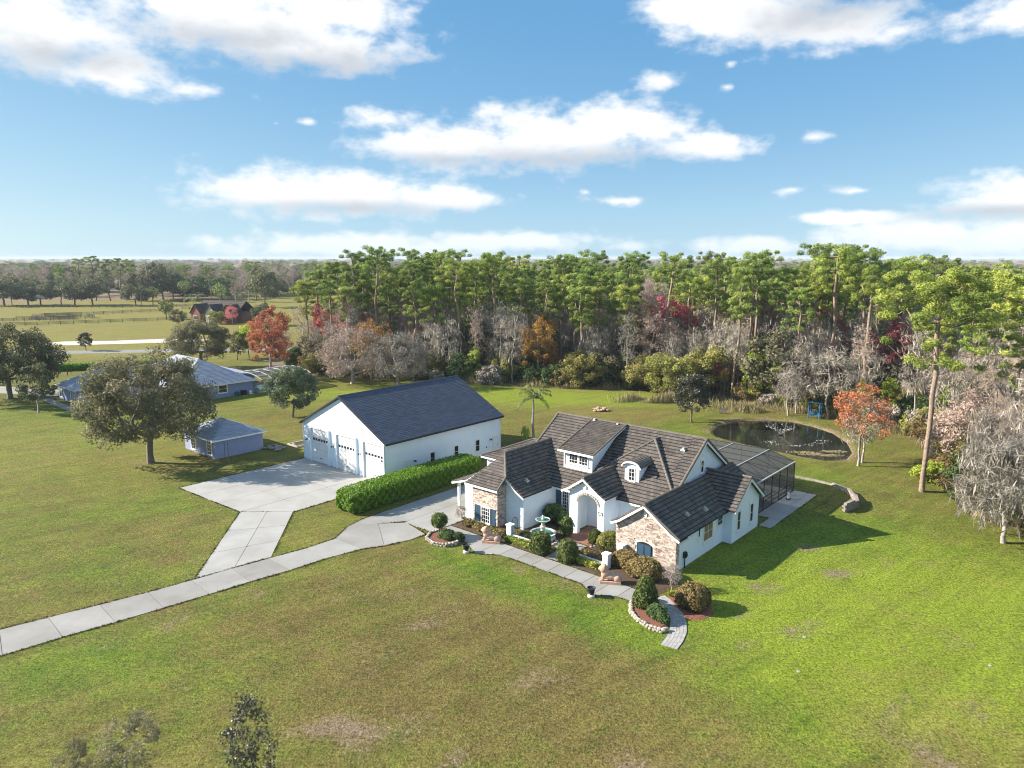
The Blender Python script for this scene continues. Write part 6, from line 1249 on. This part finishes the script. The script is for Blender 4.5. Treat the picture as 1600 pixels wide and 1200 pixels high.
# ------------------------------------------------------------------ small things
o = thing('blue_swing', 'blue timber swing frame under the trees by the pond', 'swing', (50.6, 117.6, 0), R(-44))
for x in (-.9, .9):
    part('post', 'bluewood', lambda b: b.box(x-.09, x+.09, -.55, -.37, 0, 2.4), o); part('post', 'bluewood', lambda b: b.box(x-.09, x+.09, .37, .55, 0, 2.4), o); part('side_beam', 'bluewood', lambda b: b.box(x-.08, x+.08, -.6, .6, 2.4, 2.55), o)
part('top_beam', 'bluewood', lambda b: b.box(-1.2, 1.2, -.09, .09, 2.55, 2.73), o)
for k in range(4): part('slat', 'bluewood', lambda b: b.box(-.75, .75, -.25+.13*k, -.14+.13*k, .5, .54), o)
for k in range(3): part('back_slat', 'bluewood', lambda b: b.box(-.75, .75, .28, .32, .62+.16*k, .74+.16*k), o)
for x in (-.7, .7): part('chain', 'iron', lambda b: b.tube((x, 0, .54), (x, 0, 2.55), .02, n=4), o)
MAT['spray'] = M('white water spray', (.85, .87, .88), (.8, .82, .84), 5, .4)
o = thing('pond_fountain', 'white V shaped water spray in the middle of the pond', 'fountain', (41.0, 107.0, -.28)); g = np.random.default_rng(8); part('float', 'dark', lambda b: b.lathe([(.3, 0), (.35, .08), (.2, .15)]), o)
n_ = 420; a = g.random(n_)*6.28; tt = g.random(n_)**.8; R_ = 2.3*tt; z = 1.75*tt*(1.35-.55*tt)*(.9+.2*g.random(n_)); p = np.stack([R_*np.cos(a), R_*np.sin(a), z+.05], 1); v, f, at = cards(p, g.normal(size=p.shape), .035+.02*tt, .5, 8); link('spray', mesh_np('spray', v, f, at), MAT['spray'], o, 'stuff')
g = np.random.default_rng(12); pts = []; n_ = 110; cl0 = np.array([(38.6, 101.6), (41, 100.8), (43, 101.4), (45.0, 102.2), (46.0, 103.5), (38, 103)]); idx = g.integers(6, size=n_); p = np.concatenate([cl0[idx]+g.normal(size=(n_, 2))*[.55, .35], np.full((n_, 1), -.272)], 1); v, f, at = cards(p, np.tile([0, 0, 1.], (n_, 1))+g.normal(size=(n_, 3))*.02, .10, .5, 13); k = link('water_foam', mesh_np('foam', v, f, at), MAT['spray'], None, 'stuff'); k['label'] = 'flecks of white foam on the pond'; k['category'] = 'foam'
n_ = 900; cl0 = np.array([(41.6, 96.2), (43.8, 95.6), (40.6, 97.2), (45, 97.6)]); idx = g.integers(4, size=n_); p = np.concatenate([cl0[idx]+g.normal(size=(n_, 2))*[.8, .3], np.full((n_, 1), -.27)], 1); v, f, at = cards(p, np.tile([0, 0, 1.], (n_, 1))+g.normal(size=(n_, 3))*.2, .16, .6, 14); k = link('floating_weed', mesh_np('weed', v, f, at), LM['straw'], None, 'stuff'); k['label'] = 'brown weed floating near the pond front bank'; k['category'] = 'weed'
o = thing('fire_pit', 'ring of pinkish stones on the back lawn', 'fire pit', (15.5, 123.5, 0))
for i in range(26):
    t = i*.483; r = .35+1.05*g.random(); k = link('stone', sm[i % 6], None, o); k.location = (r*1.15*math.cos(t), r*math.sin(t), .15+.5*(1.4-r)*g.random()); s = .22+.16*g.random(); k.scale = (s, s, s*.8); k.material_slots[0].link = 'OBJECT'; k.material_slots[0].material = MAT['lion']
o = thing('pond_bench', 'small dark bench on the far left bank of the pond', 'bench', (36.2, 121.0, 0), R(-20)); part('seat', 'greyw', lambda b: b.box(-.6, .6, -.2, .2, .42, .5), o); part('backrest', 'greyw', lambda b: b.box(-.6, .6, .2, .26, .5, .95), o)
for x in (-.5, .42): part('leg', 'greyw', lambda b: b.box(x, x+.08, -.18, .2, 0, .42), o)
for i, (x, y, h) in enumerate(((-37.9, 92.0, 2.3), (-36.6, 89.9, 2.9))):
    o = thing('metal_stake', ('thin dark stake at the shed corner', 'taller thin dark stake beside the shed')[i], 'stake', (x, y, 0), 0, 'stakes beside the shed'); part('rod', 'greyw', lambda b: b.tube((0, 0, -.1), (0, 0, h), .05, n=6), o); part('cap', 'iron', lambda b: b.tube((0, 0, h), (0, 0, h+.06), .07, n=6), o)
o = thing('stone_pile', 'low heap of pale stones and timber behind the shed', 'stones', (*xy(-61.6, -.5), 0))
for i in range(16): k = link('stone', sm[i % 6], None, o); k.material_slots[0].link = 'OBJECT'; k.material_slots[0].material = MAT['block']; k.location = (g.normal()*.9, g.normal()*1.1, .1+.1*g.random()); s = .2+.22*g.random(); k.scale = (s*1.6, s, s*.7); k.rotation_euler = (0, 0, g.random()*6)
o = thing('raised_bed', 'low timber edged bed on the grass behind the shed', 'garden bed', W(-61.5, 4.2), HA)
for bx in ((-1.2, 1.2, -2.4, -2.2, 0, .22), (-1.2, 1.2, 2.2, 2.4, 0, .22), (-1.2, -1.0, -2.2, 2.2, 0, .22), (1.0, 1.2, -2.2, 2.2, 0, .22)): part('timber', 'edge', lambda b: b.box(*bx), o)
part('soil', 'mulch', lambda b: b.box(-1.0, 1.0, -2.2, 2.2, 0, .1), o)
for i, (x, y, l) in enumerate(((20.7, 47.1, 'flat white utility lid on the right lawn nearer the house'), (18.6, 42.8, 'flat white utility lid on the right lawn nearer the camera'), (31.5, 43.5, 'small white lid at the right side of the lawn'))):
    o = thing('utility_cover', l, 'cover', (x, y, 0), rng.random(), 'utility lids in the lawn'); part('ring', 'concrete', lambda b: b.lathe([(.13, -.02), (.13, .03), (.1, .035)], n=12), o); part('lid', 'concnew', lambda b: b.lathe([(.095, 0), (.095, .04), (.02, .045)], n=12), o)

# ------------------------------------------------------------------ the air between here and the horizon
hz = B().box(-9500, 9500, -320, 11800, -2.5, 33).build('haze', None, None, 'stuff'); hz['label'] = 'thin bluish haze over the distant woods'; hz['category'] = 'haze'
hm = bpy.data.materials.new('haze'); hm.use_nodes = True; ht = hm.node_tree; ht.nodes.clear(); ho = ht.nodes.new('ShaderNodeOutputMaterial'); hv = ht.nodes.new('ShaderNodeVolumePrincipled')
hv.inputs['Color'].default_value = (.78, .88, 1, 1); hv.inputs['Density'].default_value = .00011; hv.inputs['Density Attribute'].default_value = ''; hv.inputs['Anisotropy'].default_value = 0
ht.links.new(hv.outputs[0], ho.inputs['Volume']); hm.cycles.homogeneous_volume = True; hz.data.materials.append(hm)
